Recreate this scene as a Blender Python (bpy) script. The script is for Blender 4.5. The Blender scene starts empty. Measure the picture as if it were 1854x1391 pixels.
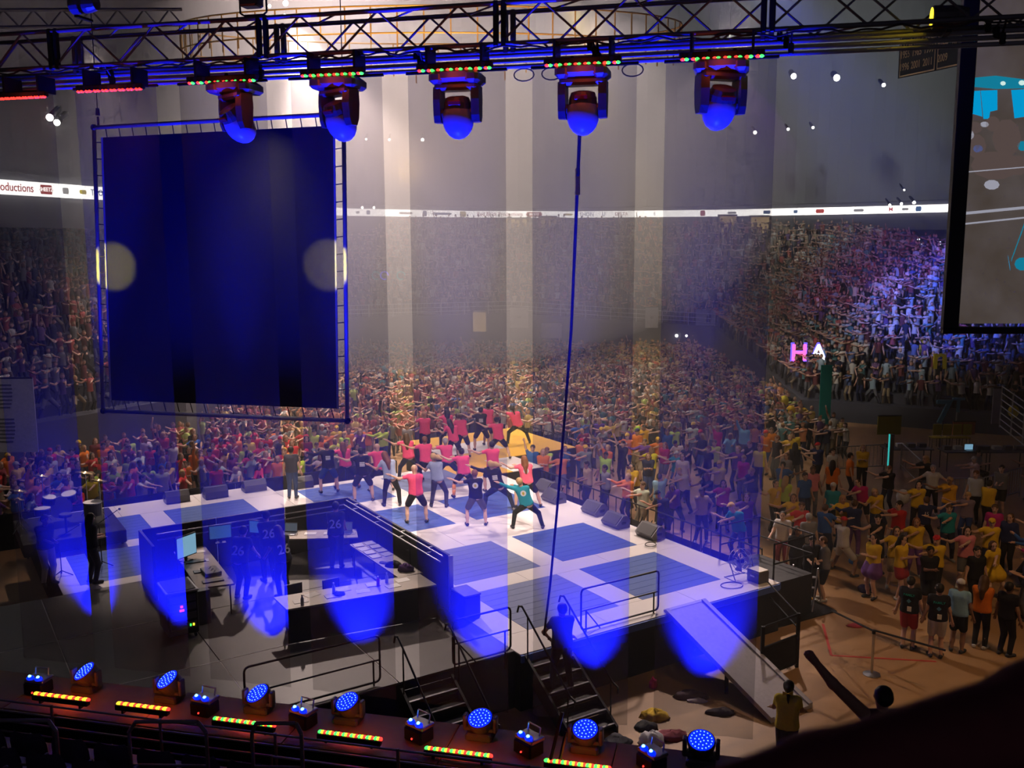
import bpy, bmesh, math, random
import numpy as np
from mathutils import Vector, Matrix

random.seed(7)
rng = np.random.default_rng(11)
SC = bpy.context.scene
COL = SC.collection

# ------------------------------------------------------------------ camera
FPX, PIT, ROL, CAMH = 1735.0, math.radians(8.643), math.radians(-0.24), 9.33
cam_d = bpy.data.cameras.new('camera')
cam_d.sensor_width = 36.0
cam_d.lens = FPX / 1854.0 * 36.0
cam_d.clip_start = 0.05
cam_d.clip_end = 400.0
cam_d.dof.use_dof = True
cam_d.dof.focus_distance = 24.0
cam_d.dof.aperture_fstop = 3.0
cam = bpy.data.objects.new('camera', cam_d)
COL.objects.link(cam)
cam.location = (0, 0, CAMH)
cam.rotation_euler = (Matrix.Rotation(math.pi / 2 - PIT, 3, 'X') @ Matrix.Rotation(ROL, 3, 'Z')).to_euler()
SC.camera = cam

# ------------------------------------------------------------------ view, world
SC.view_settings.view_transform = 'Standard'
SC.view_settings.look = 'None'
SC.view_settings.exposure = 0.0
SC.view_settings.gamma = 1.0
SC.view_settings.use_curve_mapping = False
SC.cycles.use_denoising = True
SC.cycles.use_adaptive_sampling = True
SC.cycles.adaptive_threshold = 0.1
SC.cycles.adaptive_min_samples = 12
SC.cycles.max_bounces = 4
SC.cycles.diffuse_bounces = 1
SC.cycles.glossy_bounces = 1
SC.cycles.transmission_bounces = 2
SC.cycles.volume_bounces = 0
SC.cycles.transparent_max_bounces = 8
SC.cycles.sample_clamp_indirect = 4.0
SC.cycles.caustics_reflective = False
SC.cycles.caustics_refractive = False
W = bpy.data.worlds.new('arena_dark')
SC.world = W
W.use_nodes = True
W.node_tree.nodes['Background'].inputs[0].default_value = (0.055, 0.048, 0.07, 1)
W.node_tree.nodes['Background'].inputs[1].default_value = 0.5


def spot(name, loc, target, power, color, angle, blend=0.4, radius=0.25):
    l = bpy.data.lights.new(name, 'SPOT')
    l.energy = power
    l.color = color
    l.spot_size = math.radians(angle)
    l.spot_blend = blend
    l.shadow_soft_size = radius
    o = bpy.data.objects.new(name, l)
    COL.objects.link(o)
    o.location = loc
    o.rotation_euler = (Vector(target) - Vector(loc)).to_track_quat('-Z', 'Y').to_euler()
    return o


def point(name, loc, power, color, radius=0.1):
    l = bpy.data.lights.new(name, 'POINT')
    l.energy = power
    l.color = color
    l.shadow_soft_size = radius
    o = bpy.data.objects.new(name, l)
    COL.objects.link(o)
    o.location = loc
    return o


# stage wash, house rig and one added banner fill (all hang in the roof behind the sheer panels)
PINKW = (1.0, 0.77, 0.69)
spot('stage_wash', (-9, 42, 18), (-1.0, 26, 1.2), 25000, PINKW, 38, .3, .3)
spot('stage_wash', (8, 34, 17), (1.5, 25, 1.2), 12500, PINKW, 44, .5, .5)
spot('stage_wash', (-1, 22, 17), (-2, 33, 1.2), 9500, PINKW, 50, .5, .5)
spot('stage_wash', (-14, 33, 16), (-8.5, 27, 1.2), 8500, PINKW, 40, .5, .5)
spot('crowd_wash', (7, 26, 19), (5.5, 41, 0), 4300, (1.0, 0.84, 0.58), 48, .8, .6)
spot('crowd_wash', (4, 48, 20), (2, 60, 1), 4200, (1.0, 0.74, 0.36), 62, .8, .6)
spot('crowd_wash', (-6, 33, 19), (-13, 37, 1), 2300, (1.0, 0.72, 0.66), 66, .8, .6)
spot('yellow_spot', (2, 40, 20), (10.8, 66, 1.5), 26000, (1.0, 0.72, 0.10), 18, .6, .3)
spot('blue_wash', (8, 36, 20), (26, 54, 5.5), 75000, (0.06, 0.12, 1.0), 30, .8, .4)
spot('violet_wash', (6, 36, 20), (25, 64, 6.5), 22000, (0.55, 0.22, 1.0), 24, .8, .4)
spot('tier_wash', (6, 32, 19), (18, 52, 3.5), 10000, (1.0, 0.92, 0.82), 30, .8, .5)
spot('far_tier_wash', (4, 50, 22), (16, 78, 7), 6000, (1.0, 0.78, 0.62), 60, .8, .6)
spot('left_tier_wash', (-4, 38, 20), (-20, 46, 4), 2600, (0.62, 0.62, 1.0), 70, .8, .6)
spot('floor_warm', (12, 15, 14), (10.5, 23.5, 0), 1750, (1.0, 0.58, 0.25), 66, .7, .8)
spot('floor_warm', (3.2, 14.6, 12.5), (3.6, 17.0, 0), 130, (1.0, 0.70, 0.42), 54, .8, .6)
spot('deck_work', (-4, 15.5, 11), (-4.5, 18.5, 1.2), 230, (1.0, 0.82, 0.62), 80, .8, .6)
spot('booth_work', (-2.8, 20, 9), (-3.5, 21.8, 1.9), 150, (1.0, 0.86, 0.72), 60, .7, .3)
spot('stage_front', (1.5, 14.5, 16), (-0.5, 28, 1.6), 9500, (1.0, 0.80, 0.76), 27, .6, .4)
spot('banner_fill', (-12, 19, 14), (-16, 30, 4), 900, (1.0, 0.88, 0.85), 22, .6, .3)  # added fill, the sign banner's front gets no other light
# unseen spots added high up to brighten the drifting smoke
spot('smoke_key', (-11, 46, 34), (-9, 47, 8), 70000, (1.0, 0.79, 0.74), 54, 1.0, .8)
spot('smoke_key', (-8, 54, 35), (-7, 48, 8), 90000, (1.0, 0.79, 0.74), 54, 1.0, .8)
spot('smoke_key', (5, 56, 34), (1, 50, 8), 72000, (1.0, 0.82, 0.78), 58, 1.0, .8)
spot('curtain_wash', (16, 62, 26), (22, 86, 20), 15000, (0.84, 0.92, 0.95), 95, 1.0, .8)  # spot added to lift the haze stand-in drape

# ------------------------------------------------------------------ frames of reference
_c, _s, _cr, _sr = math.cos(PIT), math.sin(PIT), math.cos(ROL), math.sin(ROL)


def ray(x, y):
    a = (x - 927) / FPX
    b = (y - 695.5) / FPX
    u = a * _cr + b * _sr
    up = -(-a * _sr + b * _cr)
    return Vector((u, _c + up * _s, -_s + up * _c))


def atz(x, y, z):
    d = ray(x, y)
    return d * ((z - CAMH) / d.z) + Vector((0, 0, CAMH))


def aty(x, y, Y):
    d = ray(x, y)
    return d * (Y / d.y) + Vector((0, 0, CAMH))


TH = math.radians(-57.71)
SO = (2.037, 26.786)
ST = 1.2                                     # stage height


def SW(u, v, z=ST):                          # stage coordinates -> world
    return Vector((SO[0] + u * math.cos(TH) + v * math.sin(TH), SO[1] + u * math.sin(TH) - v * math.cos(TH), z))


def UV(p):
    dx, dy = p[0] - SO[0], p[1] - SO[1]
    return dx * math.cos(TH) + dy * math.sin(TH), dx * math.sin(TH) - dy * math.cos(TH)


SM = Matrix.Translation((SO[0], SO[1], 0)) @ Matrix(((math.cos(TH), math.sin(TH), 0, 0), (math.sin(TH), -math.cos(TH), 0, 0), (0, 0, 1, 0), (0, 0, 0, 1)))
PH = math.radians(13.5)
TP0 = Vector((2.844, 10.6, 0))
TT = Vector((-math.cos(PH), math.sin(PH), 0))    # along the truss, away to the side
TN = Vector((math.sin(PH), math.cos(PH), 0))     # away from the viewer


def TL(k, off, z):
    return TP0 + TT * k + TN * off + Vector((0, 0, z))


TM = Matrix.Translation(TP0) @ Matrix(((TT.x, TN.x, 0, 0), (TT.y, TN.y, 0, 0), (0, 0, 1, 0), (0, 0, 0, 1)))


def onplane(x, y, off):
    d = ray(x, y)
    t = (TN.dot(TP0) + off) / TN.dot(d)
    p = d * t + Vector((0, 0, CAMH))
    return (p - TP0).dot(TT), p.z


# ------------------------------------------------------------------ materials
def nodemat(name):
    m = bpy.data.materials.new(name)
    m.use_nodes = True
    nt = m.node_tree
    b = nt.nodes['Principled BSDF']
    return m, nt, b


def mat(name, col, rough=.6, metal=0., noise=0., scale=20., spec=.4, bump=0.):
    m, nt, b = nodemat(name)
    b.inputs['Base Color'].default_value = (*col, 1)
    b.inputs['Roughness'].default_value = rough
    b.inputs['Metallic'].default_value = metal
    b.inputs['Specular IOR Level'].default_value = spec
    if noise or bump:
        tc = nt.nodes.new('ShaderNodeTexCoord')
        n = nt.nodes.new('ShaderNodeTexNoise')
        n.inputs['Scale'].default_value = scale
        n.inputs['Detail'].default_value = 4
        nt.links.new(tc.outputs['Object'], n.inputs['Vector'])
        if noise:
            mx = nt.nodes.new('ShaderNodeMix')
            mx.data_type = 'RGBA'
            mx.inputs[6].default_value = (*[c * (1 - noise) for c in col], 1)
            mx.inputs[7].default_value = (*[min(1, c * (1 + noise)) for c in col], 1)
            nt.links.new(n.outputs['Fac'], mx.inputs[0])
            nt.links.new(mx.outputs[2], b.inputs['Base Color'])
        if bump:
            bp = nt.nodes.new('ShaderNodeBump')
            bp.inputs['Strength'].default_value = bump
            nt.links.new(n.outputs['Fac'], bp.inputs['Height'])
            nt.links.new(bp.outputs['Normal'], b.inputs['Normal'])
    return m


def emat(name, col, strength, base=(.02, .02, .02)):
    m, nt, b = nodemat(name)
    b.inputs['Base Color'].default_value = (*base, 1)
    b.inputs['Emission Color'].default_value = (*col, 1)
    b.inputs['Emission Strength'].default_value = strength
    return m


def objcol_mat(name, rough=.8, noise=.18, scale=25.):
    m, nt, b = nodemat(name)
    oi = nt.nodes.new('ShaderNodeObjectInfo')
    tc = nt.nodes.new('ShaderNodeTexCoord')
    n = nt.nodes.new('ShaderNodeTexNoise')
    n.inputs['Scale'].default_value = scale
    nt.links.new(tc.outputs['Object'], n.inputs['Vector'])
    mr = nt.nodes.new('ShaderNodeMapRange')
    mr.inputs['To Min'].default_value = 1 - noise
    mr.inputs['To Max'].default_value = 1 + noise
    nt.links.new(n.outputs['Fac'], mr.inputs['Value'])
    mx = nt.nodes.new('ShaderNodeVectorMath')
    mx.operation = 'SCALE'
    nt.links.new(oi.outputs['Color'], mx.inputs[0])
    nt.links.new(mr.outputs['Result'], mx.inputs['Scale'])
    nt.links.new(mx.outputs[0], b.inputs['Base Color'])
    b.inputs['Roughness'].default_value = rough
    b.inputs['Specular IOR Level'].default_value = .25
    return m


M = {}
M['floor'] = mat('floor_boards', (.38, .22, .10), .45, noise=.25, scale=1.5)
M['wall'] = mat('dark_concrete', (.06, .06, .07), .9, noise=.2, scale=1)
M['curtain'] = mat('haze_grey_drape', (.22, .22, .225), .95, noise=.15, scale=.2)
M['tier'] = mat('tier_concrete', (.07, .07, .085), .9, noise=.3, scale=1.)
M['black'] = mat('black_paint', (.012, .012, .014), .55)
M['skirt'] = mat('black_skirt_cloth', (.012, .012, .016), .9, noise=.3, scale=6)
M['blackmetal'] = mat('black_steel', (.018, .018, .02), .4, .5)
M['steel'] = mat('brushed_steel', (.55, .55, .57), .35, 1.)
M['alu'] = mat('truss_aluminium', (.16, .16, .17), .45, .2, noise=.1)
M['pipe'] = mat('painted_pipe', (.38, .38, .40), .4, .15)
M['white'] = mat('white_floor_tile', (.82, .78, .76), .35, noise=.03, scale=3)
M['bluetile'] = mat('blue_floor_tile', (.055, .115, .40), .38, noise=.08, scale=5)
M['greyblue'] = mat('slate_floor_tile', (.16, .20, .38), .38, noise=.08, scale=5)
M['yellow'] = mat('yellow_floor_tile', (.80, .44, .03), .38, noise=.06, scale=4)
M['deck'] = mat('grey_stage_deck', (.075, .07, .066), .5, noise=.2, scale=2.5)
M['seam'] = mat('pale_tape', (.5, .48, .45), .7)
M['plastic'] = mat('black_plastic', (.085, .08, .085), .38, spec=.6)
M['rubber'] = mat('black_rubber', (.02, .02, .022), .7)
M['grille'] = mat('speaker_grille', (.06, .058, .06), .6, bump=.4, scale=180)
M['bluelens'] = emat('blue_led_face', (.0, .012, 1.), 2.2)
M['bluedot'] = emat('blue_led_core', (.22, .45, 1.), 2.2)
M['cyandot'] = emat('cyan_led_core', (.15, .65, 1.), 6.0)
M['red'] = emat('red_led', (1., .03, .02), 3.2)
M['green'] = emat('green_led', (.05, 1., .1), 2.6)
M['yel_led'] = emat('amber_led', (1., .72, .02), 3.4)
M['wood'] = mat('plywood', (.28, .17, .08), .6, noise=.2, scale=4)
M['seat'] = mat('seat_plastic', (.12, .10, .20), .5, noise=.15)
M['rail'] = mat('grey_rail_paint', (.22, .20, .22), .45, .3)
M['table'] = mat('table_laminate', (.30, .25, .20), .5, noise=.1)
M['paper'] = mat('white_paper', (.75, .73, .70), .8)
M['screenback'] = mat('screen_black_backing', (.006, .005, .008), .75, noise=.2, scale=2)
M['rope'] = mat('dark_rope', (.02, .02, .035), .8)
M['brass'] = mat('brass_fitting', (.8, .55, .2), .35, 1.)
M['gold'] = mat('amber_lit_rig', (.75, .48, .14), .5, .3)  # gold colour carries the amber light falling on the rig
M['redtape'] = mat('red_tape', (.5, .04, .03), .6)
M['cyl_white'] = mat('drum_head', (.75, .72, .72), .5)
M['drum'] = mat('dark_drum_shell', (.03, .03, .06), .25)
M['cymbal'] = mat('bronze_cymbal', (.85, .65, .35), .25, 1.)
M['ramp'] = mat('ramp_sheet', (.42, .40, .43), .5, noise=.15, scale=12)
M['cloth'] = objcol_mat('garment_cloth')
M['skin'] = objcol_mat('skin', .55, .06, 8)
M['hair'] = objcol_mat('hair', .5, .35, 60)
M['featdark'] = mat('face_dark', (.05, .03, .03), .5)
M['lamp'] = emat('lamp_glow', (1., .95, .85), 14.)
M['lampwarm'] = emat('warm_window_glow', (1., .66, .25), .5)
M['ribbon'] = emat('ribbon_board_white', (1., .95, .90), 2.9)
M['ink_red'] = emat('ribbon_ink_red', (.62, .06, .05), .8)
M['ink_blue'] = emat('ribbon_ink_blue', (.10, .20, .42), .7)
M['ink_grey'] = emat('ribbon_ink_grey', (.38, .36, .36), .7)
M['ink_yel'] = emat('ribbon_ink_yellow', (.80, .62, .05), .8)
M['goldtext'] = mat('gold_lettering', (.95, .82, .50), .7)
M['banner'] = mat('dark_felt_banner', (.05, .07, .09), .9)


def scrim_mat():
    m = bpy.data.materials.new('sheer_voile')
    m.use_nodes = True
    nt = m.node_tree
    nt.nodes.clear()
    out = nt.nodes.new('ShaderNodeOutputMaterial')
    tr = nt.nodes.new('ShaderNodeBsdfTransparent')
    df = nt.nodes.new('ShaderNodeBsdfDiffuse')
    tl = nt.nodes.new('ShaderNodeBsdfTranslucent')
    for n in (df, tl):
        n.inputs['Color'].default_value = (.17, .16, .18, 1)
    a = nt.nodes.new('ShaderNodeMixShader')
    a.inputs[0].default_value = .5
    nt.links.new(df.outputs[0], a.inputs[1])
    nt.links.new(tl.outputs[0], a.inputs[2])
    b = nt.nodes.new('ShaderNodeMixShader')
    b.inputs[0].default_value = .38
    nt.links.new(tr.outputs[0], b.inputs[1])
    nt.links.new(a.outputs[0], b.inputs[2])
    nt.links.new(b.outputs[0], out.inputs[0])
    return m


M['scrim'] = scrim_mat()


# ------------------------------------------------------------------ mesh helpers
class MB:
    def __init__(s):
        s.v = []
        s.f = []
        s.m = []
        s.mi = 0

    def add(s, vs, fs, M4=None):
        o = len(s.v)
        for p in vs:
            p = Vector(p)
            if M4 is not None:
                p = M4 @ p
            s.v.append(p)
        for f in fs:
            s.f.append([i + o for i in f])
            s.m.append(s.mi)
        return s

    def box(s, c, d, M4=None, ch=0.):
        x, y, z = (a / 2 for a in d)
        if ch <= 0:
            vs = [(c[0] + i * x, c[1] + j * y, c[2] + k * z) for k in (-1, 1) for j in (-1, 1) for i in (-1, 1)]
            return s.add(vs, [(0, 2, 3, 1), (4, 5, 7, 6), (0, 1, 5, 4), (2, 6, 7, 3), (0, 4, 6, 2), (1, 3, 7, 5)], M4)
        pr = [(-x + ch, -y), (x - ch, -y), (x, -y + ch), (x, y - ch), (x - ch, y), (-x + ch, y), (-x, y - ch), (-x, -y + ch)]
        vs = []
        for zz, q in ((-z, ch), (-z + ch, 0), (z - ch, 0), (z, ch)):
            for a, b in pr:
                kx = (x - q) / x
                ky = (y - q) / y
                vs.append((c[0] + a * kx, c[1] + b * ky, c[2] + zz))
        fs = [tuple(range(7, -1, -1)), tuple(range(24, 32))]
        for r in range(3):
            for i in range(8):
                j = (i + 1) % 8
                fs.append((r * 8 + i, r * 8 + j, r * 8 + 8 + j, r * 8 + 8 + i))
        return s.add(vs, fs, M4)

    def tube(s, a, b, r0, r1=None, n=8, M4=None, cap=True):
        r1 = r0 if r1 is None else r1
        a = Vector(a)
        b = Vector(b)
        d = (b - a)
        if d.length < 1e-6:
            return s
        d.normalize()
        up = Vector((0, 0, 1)) if abs(d.z) < .95 else Vector((1, 0, 0))
        x = d.cross(up).normalized()
        y = d.cross(x)
        vs = []
        for p, r in ((a, r0), (b, r1)):
            for i in range(n):
                t = 2 * math.pi * i / n
                vs.append(p + x * (r * math.cos(t)) + y * (r * math.sin(t)))
        fs = [(i, (i + 1) % n, n + (i + 1) % n, n + i) for i in range(n)]
        if cap:
            fs += [tuple(range(n - 1, -1, -1)), tuple(range(n, 2 * n))]
        return s.add(vs, fs, M4)

    def path(s, pts, r, n=6, M4=None):
        for a, b in zip(pts, pts[1:]):
            s.tube(a, b, r, r, n, M4)
        return s

    def lathe(s, prof, n=16, M4=None, sx=1., sy=1.):
        vs = []
        for r, z in prof:
            for i in range(n):
                t = 2 * math.pi * i / n
                vs.append((r * sx * math.cos(t), r * sy * math.sin(t), z))
        fs = []
        for k in range(len(prof) - 1):
            for i in range(n):
                j = (i + 1) % n
                fs.append((k * n + i, k * n + j, (k + 1) * n + j, (k + 1) * n + i))
        fs.append(tuple(range(n - 1, -1, -1)))
        fs.append(tuple(range((len(prof) - 1) * n, len(prof) * n)))
        return s.add(vs, fs, M4)

    def prism(s, poly, z0, z1, M4=None):
        n = len(poly)
        vs = [(x, y, z0) for x, y in poly] + [(x, y, z1) for x, y in poly]
        fs = [tuple(range(n - 1, -1, -1)), tuple(range(n, 2 * n))] + [(i, (i + 1) % n, n + (i + 1) % n, n + i) for i in range(n)]
        return s.add(vs, fs, M4)

    def mesh(s, name, mats, smooth=False):
        me = bpy.data.meshes.new(name)
        me.from_pydata([tuple(p) for p in s.v], [], s.f)
        for q in (mats if isinstance(mats, (list, tuple)) else [mats]):
            me.materials.append(q)
        me.polygons.foreach_set('material_index', s.m)
        if smooth:
            me.polygons.foreach_set('use_smooth', [True] * len(s.f))
        me.update()
        return me

    def build(s, name, mats, parent=None, smooth=False, loc=None, M4=None):
        return put(name, s.mesh(name, mats, smooth), parent, loc, M4)


def put(name, me, parent=None, loc=None, M4=None):
    o = bpy.data.objects.new(name, me)
    COL.objects.link(o)
    if parent is not None:
        o.parent = parent
    if M4 is not None:
        o.matrix_local = M4
    elif loc is not None:
        o.location = loc
    return o


def tag(o, label, cat=None, group=None, kind=None):
    if label:
        o['label'] = label
    if cat:
        o['category'] = cat
    if group:
        o['group'] = group
    if kind:
        o['kind'] = kind
    return o


def empty(name, M4=None):
    o = bpy.data.objects.new(name, None)
    COL.objects.link(o)
    if M4 is not None:
        o.matrix_world = M4
    return o


def struct(o, label=None):
    o['kind'] = 'structure'
    if label:
        o['label'] = label
    return o


def copy_tree(o, parent=None):
    c = o.copy()
    COL.objects.link(c)
    if parent is not None:
        c.parent = parent
    for ch in o.children:
        copy_tree(ch, c)
    return c


def text_mesh(txt, size, m, thick=.004, align='CENTER', bold=.012):
    cu = bpy.data.curves.new('lettering', 'FONT')
    cu.body = txt
    cu.size = size
    cu.extrude = thick
    cu.offset = size * bold
    cu.align_x = align
    cu.align_y = 'CENTER'
    ob = bpy.data.objects.new('lettering', cu)
    COL.objects.link(ob)
    dg = bpy.context.evaluated_depsgraph_get()
    me = bpy.data.meshes.new_from_object(ob.evaluated_get(dg))
    bpy.data.objects.remove(ob)
    bpy.data.curves.remove(cu)
    me.materials.clear()
    me.materials.append(m)
    return me


def frame(x, y, loc):
    """4x4 with local X along x, local Y along y (text lies in XY)."""
    x = Vector(x).normalized()
    y = Vector(y)
    y = (y - x * y.dot(x)).normalized()
    z = x.cross(y)
    return Matrix(((x.x, y.x, z.x, loc[0]), (x.y, y.y, z.y, loc[1]), (x.z, y.z, z.z, loc[2]), (0, 0, 0, 1)))
# ================================================================== THE SETTING
struct(MB().box((0, 46, -.1), (130, 110, .2)).build('floor', M['floor']), 'brown wooden arena floor')
struct(MB().box((0, 46, 36.2), (130, 120, .4)).build('ceiling', M['wall']))


def offset_poly(pts, d):
    """offset an open polyline to its right-hand side by d, mitred"""
    P = [Vector((*p, 0)) for p in pts]
    ns = []
    for a, b in zip(P, P[1:]):
        t = (b - a).normalized()
        ns.append(Vector((t.y, -t.x, 0)))
    out = []
    for i, p in enumerate(P):
        if i == 0:
            n = ns[0]
        elif i == len(P) - 1:
            n = ns[-1]
        else:
            n = (ns[i - 1] + ns[i])
            n = n / max(.3, n.dot(ns[i]))
        out.append(p + n * d)
    return out


def strip(mb, a, b, za, zb):
    n = len(a)
    vs = [(p.x, p.y, za) for p in a] + [(p.x, p.y, zb) for p in b]
    mb.add(vs, [(i, i + 1, n + i + 1, n + i) for i in range(n - 1)])


TPTS = [(30, 41, 1.0), (15.0, 49, 1.0), (15.5, 73, 2.6), (0, 77, 3.4), (-15, 75, 3.2), (-14.5, 42, 2.4), (-24, 27, 2.4)]
TROWS, TDEP, TRISE = 15, .85, .46


def tier_line(r):
    """front line of row r with its height at every corner"""
    q = offset_poly([p[:2] for p in TPTS], TSIGN * r * TDEP)
    return [Vector((p.x, p.y, t[2] + r * TRISE)) for p, t in zip(q, TPTS)]


TSIGN = 1
if tier_line(3)[3].y < 77:
    TSIGN = -1


def strip3(mb, a, b):
    n = len(a)
    mb.add(a + b, [(i, i + 1, n + i + 1, n + i) for i in range(n - 1)])


mb = MB()
f0 = tier_line(0)
strip3(mb, [Vector((p.x, p.y, 0)) for p in f0], f0)
for r in range(TROWS):
    a, b = tier_line(r), tier_line(r + 1)
    dz = Vector((0, 0, TRISE))
    strip3(mb, a, [p - dz for p in b])
    strip3(mb, [p - dz for p in b], b)
for e in (0, -1):
    vs = [(f0[e].x, f0[e].y, 0)]
    for r in range(TROWS):
        a, b = tier_line(r)[e], tier_line(r + 1)[e]
        vs += [tuple(a), (b.x, b.y, a.z)]
    vs.append((b.x, b.y, 0))
    mb.add(vs, [tuple(range(len(vs)))])
struct(mb.build('wall_seating_tier', M['tier']), 'stepped concrete seating tier round the hall')

# upper bowl: fascia, haze stand-in drape, back wall
RIB = [(-24.5, 30), (-22.2, 41.5), (-20.0, 50), (-17.5, 72), (-14.0, 84), (-4, 93), (6.8, 96), (20, 92.5), (30, 85.5), (36.5, 78.5), (42, 66)]
RZ = 11.63
fas = MB()
R3 = offset_poly(RIB, -.25)
R4 = offset_poly(RIB, -.25)
if (R3[6] - Vector((0, 50, 0))).length < (Vector((*RIB[6], 0)) - Vector((0, 50, 0))).length:
    R3 = offset_poly(RIB, .25)
    SGN = 1
else:
    SGN = -1
strip(fas, R3, R3, 9.9, 12.3)
strip(fas, R3, offset_poly(RIB, SGN * 1.6), 12.3, 12.4)
struct(fas.build('trim_1', M['tier']), 'dark fascia band round the upper bowl')
cur = MB()
cb = offset_poly(RIB, SGN * 1.2)
ct = offset_poly(RIB, SGN * 8.5)
# pleated drape, added to stand in for the grey haze glow
fine = []
for a, b in zip(cb, cb[1:]):
    n = max(2, int((b - a).length / .9))
    for i in range(n):
        fine.append(a.lerp(b, i / n))
fine.append(cb[-1])
for i, p in enumerate(fine):
    d = Vector((p.x, p.y - 50, 0)).normalized()
    fine[i] = p + d * (.05 if i % 2 else -.05)
strip(cur, fine, fine, 12.2, 36)
struct(cur.build('wall_back', M['curtain']), 'added grey drape standing in for haze over the upper bowl')
struct(MB().box((0, 103, 18), (130, .4, 37)).build('wall_far', M['wall']))
struct(MB().box((-52, 46, 18), (.4, 110, 37)).build('wall_left', M['wall']))
struct(MB().box((58, 46, 18), (.4, 110, 37)).build('wall_right', M['wall']))

# ------------------------------------------------------------------ ribbon board (one lit band round the bowl)
rib = empty('ribbon_board')
tag(rib, 'glowing white ribbon board with sponsor names running round the bowl', 'display board')
rf = [Vector((*p, 0)) for p in RIB]
rb_ = offset_poly(RIB, SGN * .2)
for i in range(len(RIB) - 1):
    a, b = rf[i], rf[i + 1]
    c, d = rb_[i + 1], rb_[i]
    mb = MB()
    h = .31
    vs = [(p.x, p.y, RZ - h) for p in (a, b, c, d)] + [(p.x, p.y, RZ + h) for p in (a, b, c, d)]
    mb.add(vs, [(0, 1, 5, 4), (1, 2, 6, 5), (2, 3, 7, 6), (3, 0, 4, 7), (4, 5, 6, 7), (3, 2, 1, 0)])
    mb.build('display_panel', M['ribbon'], rib)


def on_ribbon(px):
    """point on the ribbon face under the image column px"""
    r = ray(px, 400)
    best = None
    for a, b in zip(rf, rf[1:]):
        # solve a + s(b-a) = t r (xy)
        dx, dy = b.x - a.x, b.y - a.y
        det = dx * (-r.y) - dy * (-r.x)
        if abs(det) < 1e-9:
            continue
        s_ = ((-a.x) * (-r.y) - (-a.y) * (-r.x)) / det
        p = a + (b - a) * s_
        if -1e-6 <= s_ <= 1 + 1e-6 and p.y > 5:
            t = (b - a).normalized()
            if t.x * p.y - t.y * p.x < 0:
                t = -t
            if best is None or p.length < best[0].length:
                best = (p, t)
    return best


for px, txt, size, m in [(28, 'Productions', .50, 'ink_red'), (182, 'THON', .42, 'ink_blue'), 
                         (905, 'Red Brick Productions', .50, 'ink_red'), (1062, 'THON', .50, 'ink_blue'), (1125, 'DELTA', .42, 'ink_red'),
                         (1093, 'U', .5, 'ink_blue'), (1612, 'M', .5, 'ink_red'), (1185, 'E', .4, 'ink_blue')]:
    q = on_ribbon(px)
    if q is None:
        continue
    p, t = q
    nrm = Vector((t.y, -t.x, 0))
    if nrm.y > 0:
        nrm = -nrm
    put('lettering', text_mesh(txt, size, M[m], .005), rib, M4=frame(t, (0, 0, 1), p + nrm * .03 + Vector((0, 0, RZ - p.z))))
for px, w, h, m, inner in [(87, .85, .42, 'ink_red', 'SHEETZ'), (967, 1.7, .46, 'ink_red', 'SHEETZ'), (153, .5, .2, 'ink_yel', None), (122, .45, .3, 'ink_grey', None), (648, .4, .2, 'ink_grey', None), (667, .4, .35, 'ink_blue', None), (735, 1.6, .2, 'ink_grey', None), (769, .5, .5, 'ink_blue', None),
                           (838, .8, .5, 'ink_yel', None), (800, 2.4, .22, 'ink_blue', None), (1028, 1., .2, 'ink_yel', None), (1272, .5, .5, 'ink_red', None), (1388, .7, .3, 'ink_blue', None),
                           (1484, .8, .35, 'ink_red', None), (1554, 1.0, .25, 'ink_grey', None), (1638, .6, .2, 'ink_grey', None), (1662, .5, .42, 'ink_blue', None), (1325, .9, .2, 'ink_grey', None), (1440, .4, .3, 'ink_blue', None)]:
    q = on_ribbon(px)
    if q is None:
        continue
    p, t = q
    nrm = Vector((t.y, -t.x, 0))
    if nrm.y > 0:
        nrm = -nrm
    fr = frame(t, (0, 0, 1), p + nrm * .03 + Vector((0, 0, RZ - p.z)))
    k = w * .5
    mb = MB().prism([(-k, 0), (-k * .8, -h / 2), (k * .8, -h / 2), (k, 0), (k * .8, h / 2), (-k * .8, h / 2)], -.005, .005)
    lg = mb.build('logo_badge', M[m], rib, M4=fr)
    if inner:
        put('lettering', text_mesh(inner, h * .62, M['ribbon'], .004), lg, M4=Matrix.Translation((0, 0, .012)))

# warm lit concourse doorways under the ribbon board, with their dark jambs
for i, (px, py, w, lab) in enumerate([(935, 411, 2.4, 'above the middle of the far crowd, left of its twin'), (992, 408, 1.5, 'above the middle of the far crowd, right of its twin'),
                                      (1318, 406, 1.6, 'above the white pennants, left of its twin'), (1376, 408, 1.7, 'above the white pennants, right of its twin'),
                                      (868, 583, 1.0, 'behind the crowd under the far tier')]):
    Y = 73.4 if py > 500 else on_ribbon(px)[0].y - .4
    p = aty(px, py, Y)
    d = empty('door_%d' % (i + 1), Matrix.Translation(p))
    struct(d, 'lit doorway ' + lab)
    mb = MB()
    hh = 1.5
    mb.box((-w / 2 - .08, 0, 0), (.16, .25, hh)).box((w / 2 + .08, 0, 0), (.16, .25, hh)).box((0, 0, hh / 2 + .08), (w + .32, .25, .16))
    mb.build('door_frame', M['wall'], d)
    MB().box((0, .08, 0), (w, .06, hh)).build('doorway_glow', M['lampwarm'], d)

# ================================================================== STAGE
stage = empty('stage', SM)
tag(stage, 'white and blue checkered stage with yellow runway end and black skirt', 'stage')
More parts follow.
